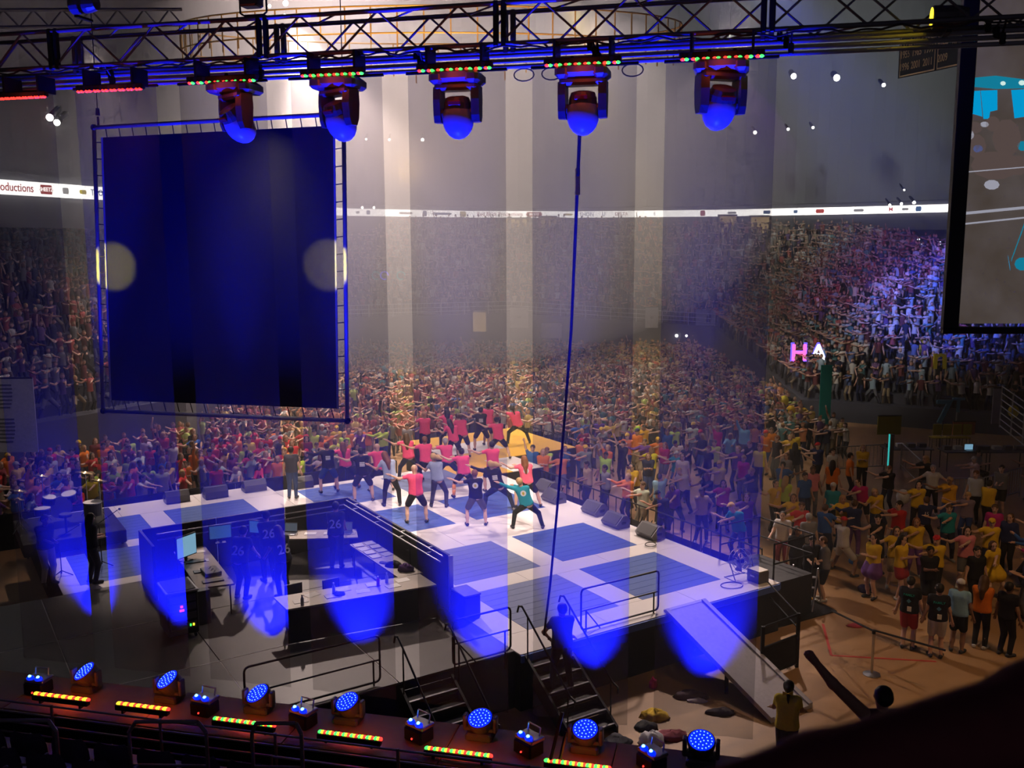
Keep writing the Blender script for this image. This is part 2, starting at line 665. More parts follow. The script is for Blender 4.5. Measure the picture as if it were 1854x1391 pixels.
# body blocks (black skirt) slightly under the tiles
BL = [(-6.3, 6.5, -1.0, 6.35), (-8.3, -6.3, -2.9, 6.35), (-13.0, -8.3, -5.8, -.7), (-9.3, -1.95, 6.35, 13.5), (-1.95, 6.3, 6.35, 16.5)]
mb = MB()
for (u0, u1, v0, v1) in BL:
    mb.box(((u0 + u1) / 2, (v0 + v1) / 2, (ST - .03) / 2), (u1 - u0, v1 - v0, ST - .03))
mb.build('skirt', M['skirt'], stage)
# blue edge strips along the front lip
MB().box((6.53, 2.7, 1.11), (.04, 7.3, .15)).build('edge_strip', M['bluetile'], stage)
MB().box((2.8, -1.02, 1.11), (7.4, .04, .15)).build('edge_strip', M['bluetile'], stage)

A2 = 2.44
squares = [(0, 0, 'bluetile'), (3.12, 0, 'bluetile'), (3.12, 3.12, 'greyblue'), (0, 3.12, 'greyblue'), (-4.35, 0, 'bluetile'), (-4.35, 3.12, 'bluetile'),
           (-7.95, 3.3, 'bluetile'), (-7.95, .3, 'greyblue'), (-7.93, 7.5, 'bluetile'), (-7.93, 10.62, 'bluetile'), (-4.85, 10.62, 'bluetile'), (-4.85, 7.5, 'bluetile')]
tile_cache = {}


def slab(name, u0, u1, v0, v1, m, top=ST, th=.03):
    key = (round(u1 - u0, 3), round(v1 - v0, 3), m)
    if key not in tile_cache:
        tile_cache[key] = MB().box((0, 0, 0), (u1 - u0 - .006, v1 - v0 - .006, th), ch=.004).mesh(name, M[m])
    return put(name, tile_cache[key], stage, ((u0 + u1) / 2, (v0 + v1) / 2, top - th / 2))


ys = [(-12.9, -5.75, 'yellow'), (-10.5, -5.75, 'yellow'), (-12.9, -3.3, 'yellow'), (-10.5, -3.3, 'whitesq')]
rects = []
for (u, v, m) in squares:
    for i in range(8):
        w = A2 / 8
        slab('floor_tile', u + i * w, u + (i + 1) * w, v, v + A2, m)
    rects.append((u, u + A2, v, v + A2))
# white field cut into rectangles round the squares
M['white'].name = 'white_floor_tile'


def fill_white(u0, u1, v0, v1, m='white'):
    us = sorted({u0, u1} | {c for r in rects for c in r[:2] if u0 < c < u1})
    for a, b in zip(us, us[1:]):
        if b - a < .01:
            continue
        vs_ = sorted({v0, v1} | {c for r in rects if r[0] < b - .005 and r[1] > a + .005 for c in r[2:] if v0 < c < v1})
        for c, d in zip(vs_, vs_[1:]):
            cx, cy = (a + b) / 2, (c + d) / 2
            if any(r[0] < cx < r[1] and r[2] < cy < r[3] for r in rects):
                continue
            n = max(1, round((d - c) / 2.5))
            for i in range(n):
                slab('white_tile', a, b, c + (d - c) * i / n, c + (d - c) * (i + 1) / n, m)


fill_white(-6.3, 6.5, -1.0, 6.35)
fill_white(-9.3, -1.95, 6.35, 13.5)
# neck: orange with white squares
rects2 = rects
for (u0, u1, v0, v1, m) in [(-8.3, -6.3, -2.9, -1.6, 'white'), (-8.3, -6.3, -1.6, .3, 'yellow'), (-8.3, -7.95, .3, 6.35, 'white'), (-7.95, -6.3, 2.74, 3.3, 'white'), (-7.95, -6.3, 5.74, 6.35, 'white'),
                            (-13, -11.4, -5.8, -3.4, 'yellow'), (-11.4, -9.7, -5.8, -3.4, 'yellow'), (-9.7, -8.3, -5.8, -2.9, 'yellow'), (-13, -11.4, -3.4, -.7, 'yellow'),
                            (-11.4, -9.7, -3.4, -.7, 'white'), (-9.7, -8.3, -2.9, -.7, 'yellow')]:
    slab('floor_tile', u0, u1, v0, v1, m)
# grey deck boards with pale seams
for i in range(3):
    for j in range(4):
        u0 = -1.95 + i * 2.75
        v0 = 6.35 + j * 2.54
        slab('deck_board', u0, u0 + 2.74, v0, v0 + 2.53, 'deck')
for (a, b) in [((.8, 11.5), (.8, 16.4)), ((3.55, 8.9), (3.55, 16.4)), ((-1.9, 13.97), (6.2, 13.97)), ((3.6, 8.9), (6.2, 8.9)), ((3.6, 11.43), (6.2, 11.43))]:
    MB().box(((a[0] + b[0]) / 2, (a[1] + b[1]) / 2, ST + .002), (max(.02, abs(a[0] - b[0])), max(.02, abs(a[1] - b[1])), .003)).build('seam_tape', M['seam'], stage)

# parapet wall round the booth, with its double top rail
par = empty('parapet_wall', SM)
tag(par, 'black half-height wall with twin steel rails around the crew booth', 'wall panel')
zt = 2.48


def parapet(u0, v0, u1, v1, n):
    for i in range(n):
        a = (u0 + (u1 - u0) * i / n, v0 + (v1 - v0) * i / n)
        b = (u0 + (u1 - u0) * (i + 1) / n, v0 + (v1 - v0) * (i + 1) / n)
        du, dv = abs(a[0] - b[0]), abs(a[1] - b[1])
        MB().box(((a[0] + b[0]) / 2, (a[1] + b[1]) / 2, (ST + zt) / 2), (max(.07, du - .02), max(.07, dv - .02), zt - ST), ch=.01).build('wall_board', M['black'], par)


parapet(-1.9, 6.42, 3.75, 6.42, 3)
parapet(-1.9, 6.42, -1.9, 11.7, 3)
parapet(-1.9, 11.75, -.4, 11.75, 1)
for dz, off in ((-.02, .14), (-.14, .2)):
    mb = MB().tube((-1.7, 6.42 + off, zt + dz), (3.7, 6.42 + off, zt + dz), .018)
    for u in (-1.2, .2, 1.6, 3.0):
        mb.box((u, 6.42 + off / 2, zt + dz), (.04, off, .03))
    mb.build('top_rail', M['steel'], par)
    mb = MB().tube((-1.9 + off, 6.6, zt + dz - .12), (-1.9 + off, 11.4, zt + dz - .12), .018)
    mb.build('top_rail', M['steel'], par)
MB().box((3.80, 6.42, (ST + zt) / 2), (.05, .1, zt - ST)).build('corner_post', M['steel'], par)
e = empty('step_box', SM)
tag(e, 'low black equipment box at the near end of the booth wall', 'box')
MB().box((4.15, 6.25, ST + .26), (.62, .4, .52), ch=.02).build('body', M['black'], e)
MB().box((4.15, 6.25, ST + .54), (.64, .42, .04), ch=.01).build('lid', M['plastic'], e)
MB().box((4.15, 6.04, ST + .36), (.18, .02, .06)).build('handle', M['steel'], e)
# ================================================================== FRONT TRUSS
tr = empty('lighting_truss', TM)
tag(tr, 'long box truss spanning the top, washed blue and amber', 'truss')
ZB, ZT2, DT = 11.51, 11.95, .46
K0, K1 = -3.6, 11.6
for (o_, z_) in ((0, ZB), (0, ZT2), (DT, ZB), (DT, ZT2)):
    MB().tube((K0, o_, z_), (K1, o_, z_), .027, n=10).build('chord', M['alu'], tr, smooth=True)
joints = [onplane(x, 60, 0)[0] for x in (1390, 905, 475, 95)]
allj = [K0, joints[0] - 3.0] + joints + [K1]
allj = sorted(j for j in allj if K0 <= j <= K1)
for a, b in zip(allj, allj[1:]):
    n = max(2, 2 * round((b - a) / 1.05))
    for i in range(n):
        ka, kb = a + (b - a) * i / n, a + (b - a) * (i + 1) / n
        za, zb = (ZB, ZT2) if i % 2 == 0 else (ZT2, ZB)
        for off in (0, DT):
            if off:
                za, zb = zb, za
            MB().tube((ka, off, za), (kb, off, zb), .014, n=6).build('brace', M['alu'], tr)
        if i % 2 == 0:
            MB().tube((ka, 0, ZB), (kb, DT, ZB), .012, n=6).build('brace', M['alu'], tr)
            MB().tube((ka, 0, ZT2), (kb, DT, ZT2), .012, n=6).build('brace', M['alu'], tr)
for j in joints:
    for off in (0, DT):
        mb = MB().box((j - .045, off, (ZB + ZT2) / 2), (.06, .06, ZT2 - ZB + .06), ch=.01).box((j + .045, off, (ZB + ZT2) / 2), (.06, .06, ZT2 - ZB + .06), ch=.01)
        mb.build('joint_plate', M['blackmetal'] if off == 0 else M['alu'], tr)
# hanging pipes under the truss
for nm, off, z_, r in (('front', .31, 11.375, .026), ('middle', .38, 11.45, .024), ('back', .26, 11.30, .024)):
    p = empty('hanging_pipe', TM)
    tag(p, 'blue-lit steel pipe slung under the truss, %s one of three' % {'front': 'lower front', 'middle': 'upper', 'back': 'lowest rear'}[nm], 'pipe', 'pipes under the front truss')
    MB().tube((K0, off, z_), (K1, off, z_), r, n=10).build('tube', M['pipe'], p, smooth=True)
    for i in range(7):
        k = -2.5 + i * 2.1 + off
        MB().box((k, off, z_ + .05), (.06, .07, .12), ch=.01).tube((k, off, z_ + .1), (k, off * .5, ZB), .012).build('clamp', M['blackmetal'], p)
# draped cable along the truss
pts = []
for i in range(160):
    k = K0 + (K1 - K0) * i / 159
    pts.append(TL(k, -.03 + .02 * math.sin(i * .7), ZB - .03 - .03 * abs(math.sin(i * .37)) - .015 * math.sin(i * 1.7)))
tag(MB().path(pts, .012, 5).build('power_cable', M['rubber']), 'black power cable looping along the lower truss chord', 'cable')
for i, px in enumerate((575, 938, 990, 1140)):
    k = onplane(px, 115, 0)[0]
    pts = [TL(k + .12 * math.cos(a), .30, 11.21 + .07 * math.sin(a)) for a in np.linspace(0, 6.28, 15)]
    tag(MB().path(pts, .008, 5).build('cable_loop', M['rubber']), ['black cable loop hanging between the second and third moving heads', 'thin cable loop hanging right of the third moving head', 'cable loop hanging left of the fourth moving head', 'cable loop hanging right of the fourth moving head'][i], 'cable')


# ------------------------------------------------------------------ moving head spot lamps under the truss
def spherecap(mb, c, r, M4=None, n=12, m=7, sx=1, sy=1, sz=1):
    vs = []
    fs = []
    for j in range(m + 1):
        th = math.pi * j / m
        for i in range(n):
            a = 2 * math.pi * i / n
            vs.append((c[0] + sx * r * math.sin(th) * math.cos(a), c[1] + sy * r * math.sin(th) * math.sin(a), c[2] + sz * r * math.cos(th)))
    for j in range(m):
        for i in range(n):
            k = (i + 1) % n
            fs.append((j * n + i, (j + 1) * n + i, (j + 1) * n + k, j * n + k))
    mb.add(vs, fs, M4)
    return mb


def moving_head(yaw, tilt):
    root = empty('moving_head')
    mb = MB().box((0, 0, -.07), (.46, .34, .13), ch=.035).box((0, 0, .01), (.2, .2, .05))
    mb.box((-.19, 0, -.09), (.14, .37, .12), ch=.03).box((.19, 0, -.09), (.14, .37, .12), ch=.03)
    mb.build('base', M['plastic'], root)
    MB().tube((-.12, 0, .0), (-.12, .05, .08), .02).tube((.12, 0, 0), (.12, .05, .08), .02).build('hook_clamp', M['blackmetal'], root)
    yk = empty('yoke_pivot')
    R = Matrix.Rotation(yaw, 4, 'Z')
    mb = MB()
    for s in (-1, 1):
        poly = [(-.09, -.17), (.09, -.17), (.10, -.30), (.085, -.46), (.05, -.53), (-.05, -.53), (-.085, -.46), (-.10, -.30)]
        n = len(poly)
        x0, x1 = s * .165, s * .245
        vs = [(x0, a, b) for a, b in poly] + [(x1, a * .75, b * .985 - .004) for a, b in poly]
        mb.add(vs, [tuple(range(n)), tuple(range(2 * n - 1, n - 1, -1))] + [(i, n + i, n + (i + 1) % n, (i + 1) % n) for i in range(n)], R)
        mb.tube((s * .12, 0, -.43), (s * .20, 0, -.43), .05, n=10, M4=R)
    mb.box((0, 0, -.17), (.46, .19, .08), R, ch=.025)
    bpy.data.objects.remove(yk)
    mb.build('yoke', M['plastic'], root)
    H = R @ Matrix.Translation((0, 0, -.43)) @ Matrix.Rotation(tilt, 4, 'X')
    mb = MB()
    prof = [(.07, .17), (.12, .155), (.14, .10), (.145, .03), (.15, -.03), (.157, -.07), (.15, -.09)]
    mb.lathe(prof, 16, H, 1., .92)
    hd = mb.build('head', M['plastic'], root, smooth=False)
    mb = MB()
    spherecap(mb, (0, 0, -.06), .165, H, 16, 10, 1, .95, 1.25)
    mb.build('front_lens', mat_lens, hd, smooth=True)
    MB().box((0, -.125, .10), (.14, .02, .05), H, ch=.008).build('name_plate', M['red_dark'], hd)
    return root


mat_lens = mat('frosted_front_cap', (.42, .42, .46), .35, spec=.6)
M['red_dark'] = mat('dark_red_badge', (.25, .03, .03), .4)
for i, (px, py, yaw, tilt) in enumerate([(425, 190, .55, .7), (612, 185, .45, .45), (828, 185, 0, .12), (1055, 175, 0, .05), (1305, 165, -.5, .5)]):
    k, z = onplane(px, py, 0)
    r = moving_head(yaw, tilt)
    r.matrix_world = TM @ Matrix.Translation((k, .02, 11.25)) @ Matrix.Scale(1.12, 4) 
    tag(r, 'black moving head lamp under the truss, %s' % ['in front of the dark screen', 'over the right edge of the dark screen', 'third in the row of five', 'where the long rope hangs down', 'rightmost of the five'][i], 'stage light', 'moving heads under the truss')


# ------------------------------------------------------------------ LED batten bars
def led_bar(length, nled, mode, floor):
    root = empty('led_bar')
    MB().box((0, 0, 0), (length, .075, .07), ch=.008).build('housing', M['black'], root)
    for s in (-1, 1):
        MB().box((s * length * .36, 0 if floor else .12, -.05 if floor else .13), (.03, .06 if floor else .32, .05 if floor else .20)).build('bracket', M['blackmetal'], root)
    for i in range(nled):
        x = -length / 2 + length * (i + .5) / nled
        w = length / nled
        # each cell: two neighbouring diodes
        if floor:
            Mx = Matrix.Translation((x, -.02, .036))
            dd = ((-.22, 'green'), (.1, 'yel_led'), (.3, 'red')) if mode == 'gyr' else ((-.2, 'yel_led'), (.06, 'yel_led'), (.26, 'red'))
        else:
            Mx = Matrix.Translation((x, -.02, -.036))
            dd = ((-.2, 'green'), (.15, 'red')) if mode == 'rg' else ((-.2, 'red'), (.2, 'red'))
        for d_, m in dd:
            mb = MB()
            spherecap(mb, (d_ * w, 0, 0), .034 if floor else .027, Mx, 8, 5, 1, 1, .7)
            mb.build('diode', M[m], root, smooth=True)
    return root


bars = [((0, 178), (85, 175), 'rr'), ((140, 166), (260, 160), 'rr'), ((340, 152), (465, 143), 'rg'), ((545, 137), (660, 132), 'rg'), ((755, 128), (892, 122), 'rg'), ((985, 118), (1125, 112), 'rg'), ((1230, 106), (1385, 102), 'rg')]
blab = ['at the far end of the truss, all red diodes', 'all red diodes, next to the screen hook', 'over the first moving head', 'over the second moving head', 'over the third moving head', 'over the fourth moving head', 'over the fifth moving head']
for (a, b, mode), lb in zip(bars, blab):
    ka, za = onplane(*a, -.12)
    kb, zb = onplane(*b, -.12)
    o = led_bar(abs(ka - kb), 8, mode, False)
    o.matrix_world = TM @ Matrix.Translation(((ka + kb) / 2, -.12, (za + zb) / 2 + .03))
    tag(o, 'LED batten under the truss ' + lb, 'light bar', 'LED battens under the truss')
    c = o.matrix_world.translation
    point('batten_glow', c + TN * -.12 + Vector((0, 0, -.1)), 2.6, (1., .10, .04), .2)

# ------------------------------------------------------------------ sheer hanging panels
PT, PBt = 11.26, 3.3
for i in range(7):
    k0, k1 = 1.524 * i, 1.524 * i + 1.2
    mb = MB()
    nx, nz = 12, 20
    vs = []
    for b in range(nz + 1):
        for a in range(nx + 1):
            t = a / nx
            zz = PT + (PBt - PT) * b / nz
            vs.append((k0 + (k1 - k0) * t, .25 + .012 * math.sin(t * 9 + i * 2) + .008 * math.sin(t * 23 + i + zz * .6), zz))
    fs = [(b * (nx + 1) + a, b * (nx + 1) + a + 1, (b + 1) * (nx + 1) + a + 1, (b + 1) * (nx + 1) + a) for b in range(nz) for a in range(nx)]
    mb.add(vs, fs)
    r = empty('sheer_panel', TM)
    tag(r, 'tall sheer fabric strip lit blue from below, %s' % ['rightmost of seven', 'crossing the long rope', 'third from the right', 'covering the right edge of the dark screen', 'covering the middle of the dark screen', 'covering the left edge of the dark screen', 'leftmost of seven'][i], 'fabric panel', 'sheer panels hanging from the truss')
    mb.build('fabric', M['scrim'], r, smooth=True)
    MB().tube((k0 - .02, .25, PT + .01), (k1 + .02, .25, PT + .01), .014).build('header_rod', M['blackmetal'], r)

# ================================================================== FRONT LEDGE with floor lamps
LZ = 3.24
led = empty('front_ledge', TM)
struct(led, 'wooden topped ledge in front of the stage')
for i in range(9):
    k = -4.4 + i * 2.0
    MB().box((k + 1., -.55, LZ - .03), (1.99, .95, .06), ch=.006).build('top_board', M['wood'] if i % 2 else M['wood'], led)
MB().box((4.6, -.6, LZ / 2 - .05), (18, .8, LZ - .1)).build('ledge_wall', M['black'], led)

lamps = [(155, 1215), (305, 1230), (468, 1255), (630, 1270), (870, 1300), (1060, 1320), (1270, 1340)]
llab = ['leftmost of the row', 'second from the left end', 'third from the left end', 'middle of the row', 'in front of the near stairs', 'in front of the second stairs', 'rightmost, beside the dark arm']
for i, (px, py) in enumerate(lamps):
    k, z = onplane(px, py, -.33)
    root = empty('wash_light', TM @ Matrix.Translation((k, -.33, LZ)))
    tag(root, 'round blue LED wash lamp standing on the ledge, ' + llab[i], 'stage light', 'LED wash lamps on the ledge')
    hz = z - LZ
    MB().box((0, 0, .05), (.34, .26, .10), ch=.02).build('base', M['plastic'], root)
    mb = MB().box((0, 0, .125), (.36, .12, .05), ch=.01)
    for s in (-1, 1):
        mb.box((s * .19, 0, .12 + hz * .28), (.05, .11, hz * .55 + .06), ch=.012)
    mb.build('yoke', M['plastic'], root)
    tl = Matrix.Translation((0, 0, hz - .03)) @ Matrix.Rotation([.55, .5, .42, .34, .12, .02, 0][i] * .8, 4, 'Y') @ Matrix.Rotation(.38, 4, 'X')
    hd = MB().lathe([(.08, -.19), (.13, -.15), (.155, -.06), (.165, .0), (.165, .03), (.15, .035)], 20, tl).build('head', M['plastic'], root)
    MB().lathe([(.148, .034), (.148, .042)], 20, tl).build('lens_plate', M['bluelens'], hd)
    dots = MB()
    for ring, cnt in ((.03, 4), (.075, 10), (.122, 18)):
        for q in range(cnt):
            a = 2 * math.pi * q / cnt + ring * 9
            dots.lathe([(.0075, .041), (.0075, .047)], 6, tl @ Matrix.Translation((ring * math.cos(a), ring * math.sin(a), 0)))
    dd = dots.build('diode_array', M['bluedot'], hd)
    dd['kind'] = 'stuff'
    # the beam of this lamp
    src = TL(k, -.33, z + .06)
    pk = min(1.524 * (6 - i) + .6, 10.2)
    tgt = TL(k + (pk - k) * .35, .27, z + 1.25)
    spot('wash_beam', src, tgt, 6000, (.003, .008, 1.), 50, .85, .07)

# small twin floodlights
for i, (px, py) in enumerate([(68, 1225), (370, 1268), (548, 1290), (758, 1315), (957, 1335), (1180, 1355)]):
    k, z = onplane(px, py, -.55)
    root = empty('twin_floodlight', TM @ Matrix.Translation((k, -.55, LZ)) @ Matrix.Rotation(.15 * i, 4, 'Z'))
    tag(root, 'small twin floodlight with blue bulbs on the ledge, ' + ['at the left end', 'between the second and third wash lamps', 'just right of the third wash lamp', 'at the foot of the near stairs', 'left of the upright black bars', 'rightmost, by the heap of clothes'][i], 'floodlight', 'twin floodlights on the ledge')
    MB().box((0, 0, .09), (.30, .24, .18), ch=.02).build('housing', M['blackmetal'], root)
    MB().box((0, .02, .2), (.30, .22, .05), ch=.01).build('hood', M['steel'], root)
    mb = MB()
    mb.path([(-.1, .08, .2), (-.1, .1, .32), (.1, .1, .32), (.1, .08, .2)], .01, 6)
    mb.build('handle', M['steel'], root)
    for s in (-1, 1):
        b = MB()
        spherecap(b, (s * .065, -.06, .235), .05, None, 10, 6, 1, 1, .6)
        b.build('lamp_bulb', M['bluelens'], root, smooth=True)
        b = MB()
        spherecap(b, (s * .065, -.07, .262), .022, None, 8, 5)
        b.build('bulb_core', M['cyandot'], root, smooth=True)
    spot('flood_beam', TL(k, -.6, LZ + .33), TL(onplane([180, 425, 612, 828, 1055, 1305][i], 190, 0)[0], -.12, 11.1), 15000, (.003, .008, 1.), 17, .8, .06)
    b = MB()
    spherecap(b, (.0, -.125, .06), .012, None, 8, 5)
    b.build('standby_light', M['red'], root)

fb = [((60, 1258), (160, 1270)), ((210, 1275), (305, 1288)), ((385, 1306), (497, 1314)), ((575, 1327), (690, 1342)), ((768, 1358), (890, 1371)), ((985, 1383), (1105, 1391))]
for i, (a, b) in enumerate(fb):
    ka, za = onplane(*a, -.92)
    kb, zb = onplane(*b, -.92)
    o = led_bar(abs(ka - kb), 8, 'gyr' if i > 1 else 'yyr', True)
    o.matrix_world = TM @ Matrix.Translation(((ka + kb) / 2, -.92, max(LZ + .06, (za + zb) / 2 - .03))) @ Matrix.Rotation(math.pi, 4, 'Z')
    tag(o, 'row of red, green and amber LEDs along the ledge, ' + ['leftmost bar', 'second bar from the left', 'third bar, mostly hidden by rails', 'before the fourth wash lamp', 'before the fifth wash lamp', 'beside the black uprights'][i], 'light bar', 'LED bars along the ledge')
    point('bar_glow', TL((ka + kb) / 2, -.80, LZ + .22), 2.8, (1., .11, .015), .12)

# rails in front of the ledge
rl = empty('front_railing', TM)
tag(rl, 'low multi-bar grey railing running in front of the LED bars', 'railing')
for n_, z_ in enumerate([onplane(200, y_, -1.25)[1] for y_ in (1293, 1312, 1331, 1350)]):
    MB().tube((-2.5, -1.25, z_), (12., -1.25, z_), .014, n=6).build('rail', M['rail'], rl)
for i in range(10):
    MB().tube((-2.2 + i * 1.55, -1.25, 2.6), (-2.2 + i * 1.55, -1.25, onplane(200, 1293, -1.25)[1] + .02), .02, n=6).build('post', M['rail'], rl)
# short gate rail with four bars
g = empty('gate_railing', TM)
tag(g, 'four-bar gate rail standing near the fourth wash lamp', 'railing')
ka, kb = onplane(488, 1300, -1.5)[0], onplane(680, 1300, -1.5)[0]
for z_ in (3.35, 3.17, 2.99, 2.81):
    MB().tube((ka, -1.5, z_), (kb, -1.5, z_), .013, n=6).build('rail', M['rail'], g)
for k in (ka, kb):
    MB().tube((k, -1.5, 2.3), (k, -1.5, 3.37), .018, n=6).build('post', M['rail'], g)

# ------------------------------------------------------------------ arena seats in front of the ledge
RB = lambda r: onplane(200, [1322, 1352, 1384, 1420][r], -1.95 - r * .8)[1] - .86
tb = MB()
for r in range(4):
    tb.box((5.5, -1.95 - r * .8, RB(r) / 2), (15, .80, RB(r)))
struct(tb.build('floor_near_tier', M['tier'], M4=TM), 'near seating steps below the camera')


def seat_mesh():
    parts = {}
    mb = MB()
    n = 10
    vs = []
    for t in (0, .035):
        for j in range(7):
            zz = .38 + .46 * j / 6
            w = .235 * (1 - .25 * max(0, (j - 4) / 2) ** 2)
            for i in range(n + 1):
                a = -1 + 2 * i / n
                vs.append((a * w, .20 + t - .05 * (a * a) + .07 * (j / 6), zz))
    fs = []
    L = 7 * (n + 1)
    for j in range(6):
        for i in range(n):
            q = j * (n + 1) + i
            fs.append((q, q + 1, q + n + 2, q + n + 1))
            fs.append((L + q + n + 1, L + q + n + 2, L + q + 1, L + q))
    mb.add(vs, fs)
    parts['seat_back'] = (mb.mesh('seat_back', M['seat'], True))
    parts['seat_pan'] = MB().box((0, .0, .44), (.44, .40, .05), Matrix.Rotation(.1, 4, 'X'), ch=.02).mesh('seat_pan', M['seat'])
    parts['armrest'] = MB().box((-.255, .03, .60), (.04, .30, .03), ch=.008).box((-.255, .16, .45), (.03, .05, .3)).mesh('armrest', M['plastic'])
    parts['leg'] = MB().box((0, .16, .2), (.06, .08, .40)).box((0, .12, .01), (.2, .2, .02)).mesh('leg', M['blackmetal'])
    return parts


SP = seat_mesh()
rown = ['front row', 'second row', 'third row']
for r in range(3):
    for c in range(11):
        k = 4.3 + c * .56 + (.2 if r % 2 else 0)
        root = empty('arena_seat', TM @ Matrix.Translation((k, -1.95 - r * .8, RB(r))) @ Matrix.Rotation(math.pi, 4, 'Z'))
        for nm, me in SP.items():
            put(nm, me, root)
        tag(root, 'dark violet arena seat, %s below the ledge, %s from the left edge' % (rown[r], ['eleventh', 'tenth', 'ninth', 'eighth', 'seventh', 'sixth', 'fifth', 'fourth', 'third', 'second', 'first'][c]), 'seat', 'folding seats below the ledge')
# aisle hand rails among the seats
for i, (x0, x1, y0, lb) in enumerate([(-20, 100, 1305, 'leftmost of three'), (232, 372, 1307, 'middle of three'), (455, 545, 1310, 'nearest the gate rail')]):
    p0, p1 = aty(x0, y0, 9.6), aty(x1, y0, 9.4)
    root = empty('aisle_handrail')
    tag(root, 'rounded grey aisle handrail among the seats, ' + lb, 'handrail', 'aisle handrails')
    d = .12
    arch = [Vector((p0.x, p0.y, 2.9)), Vector((p0.x, p0.y, p0.z - d)), p0 + (p1 - p0) * .1, p1 + (p0 - p1) * .1, Vector((p1.x, p1.y, p1.z - d)), Vector((p1.x, p1.y, 2.9))]
    MB().path(arch, .022, 8).build('hoop', M['rail'], root)
    MB().tube(Vector((p0.x, p0.y, p0.z - .5)), Vector((p1.x, p1.y, p1.z - .5)), .016).build('mid_bar', M['rail'], root)

# two upright black bars standing on the ledge (folded stand)
root = empty('folded_stand')
tag(root, 'pair of slanted black upright bars in front of the second stairs', 'stand')
for (xa, ya, xb, yb) in ((1018, 1290, 988, 1391), (1025, 1325, 1006, 1391)):
    MB().tube(aty(xa, ya, 10.4), aty(xb, yb + 20, 10.2), .022, n=6).build('bar', M['blackmetal'], root)

# ================================================================== LEFT SCREEN (seen from behind)
TLc, TRc, BLc, BRc = aty(170, 231, 16.9), aty(622, 206, 15.6), aty(187, 744, 16.9), aty(629, 762, 15.6)
scn = empty('hanging_screen')
tag(scn, 'huge black-backed screen laced into a pipe frame, hanging over the stage', 'screen')
ic = lambda a, b: (TLc * (1 - a) + TRc * a) * (1 - b) + (BLc * (1 - a) + BRc * a) * b
nrm = (TRc - TLc).cross(BLc - TLc).normalized()
i0, i1, j0, j1 = .035, .965, .035, .96
mb = MB()
vs = [ic(i0, j0), ic(i1, j0), ic(i1, j1), ic(i0, j1)]
vs = vs + [p + nrm * .03 for p in vs]
mb.add(vs, [(0, 1, 2, 3), (7, 6, 5, 4), (0, 4, 5, 1), (1, 5, 6, 2), (2, 6, 7, 3), (3, 7, 4, 0)])
mb.build('screen_sheet', M['screenback'], scn)
for a, b in ((TLc, TRc), (TRc, BRc), (BRc, BLc), (BLc, TLc)):
    MB().tube(a, b, .035, n=10).build('frame_tube', M['pipe'], scn, smooth=True)
for a, b in (((i0, j0), (i0, j1)), ((i1, j0), (i1, j1))):
    MB().tube(ic(*a) + nrm * -.01, ic(*b) + nrm * -.01, .018, n=8).build('edge_rod', M['pipe'], scn)
for i in range(17):
    t = .05 + .9 * i / 16
    MB().tube(ic(t, 0), ic(t + .006, j0), .009, n=5).build('lacing_tie', M['rubber'], scn)
    MB().tube(ic(t, 1), ic(t - .012, j1), .009, n=5).build('lacing_tie', M['rubber'], scn)
    MB().tube(ic(0, t), ic(i0, t + .003), .009, n=5).build('lacing_tie', M['rubber'], scn)
    MB().tube(ic(1, t), ic(i1, t + .003), .009, n=5).build('lacing_tie', M['rubber'], scn)
for c in (TLc, TRc, BLc, BRc):
    b = MB()
    spherecap(b, c, .06, None, 8, 5)
    b.build('corner_joint', M['blackmetal'], scn)
top = TLc + Vector((.08, 0, 0))
b = MB()
b.tube(top, top + Vector((0, 0, .18)), .02).tube(top + Vector((0, 0, .2)), top + Vector((0, 0, .32)), .04, .03).tube(top + Vector((0, 0, .3)), top + Vector((0, 0, 3)), .008)
b.build('lifting_hook', M['blackmetal'], scn)
b = MB().tube(TRc, TRc + Vector((0, 0, 3)), .008)
b.build('lifting_wire', M['blackmetal'], scn)
# two unseen spots added to throw yellow glow discs on the screen back
for c, d in ((ic(-.005, .48), ic(.06, .48)), (ic(1.005, .48), ic(.94, .48))):
    spot('frame_glow', c + nrm * -1.2, d, 300, (1., .86, .0), 40, .35, .03)

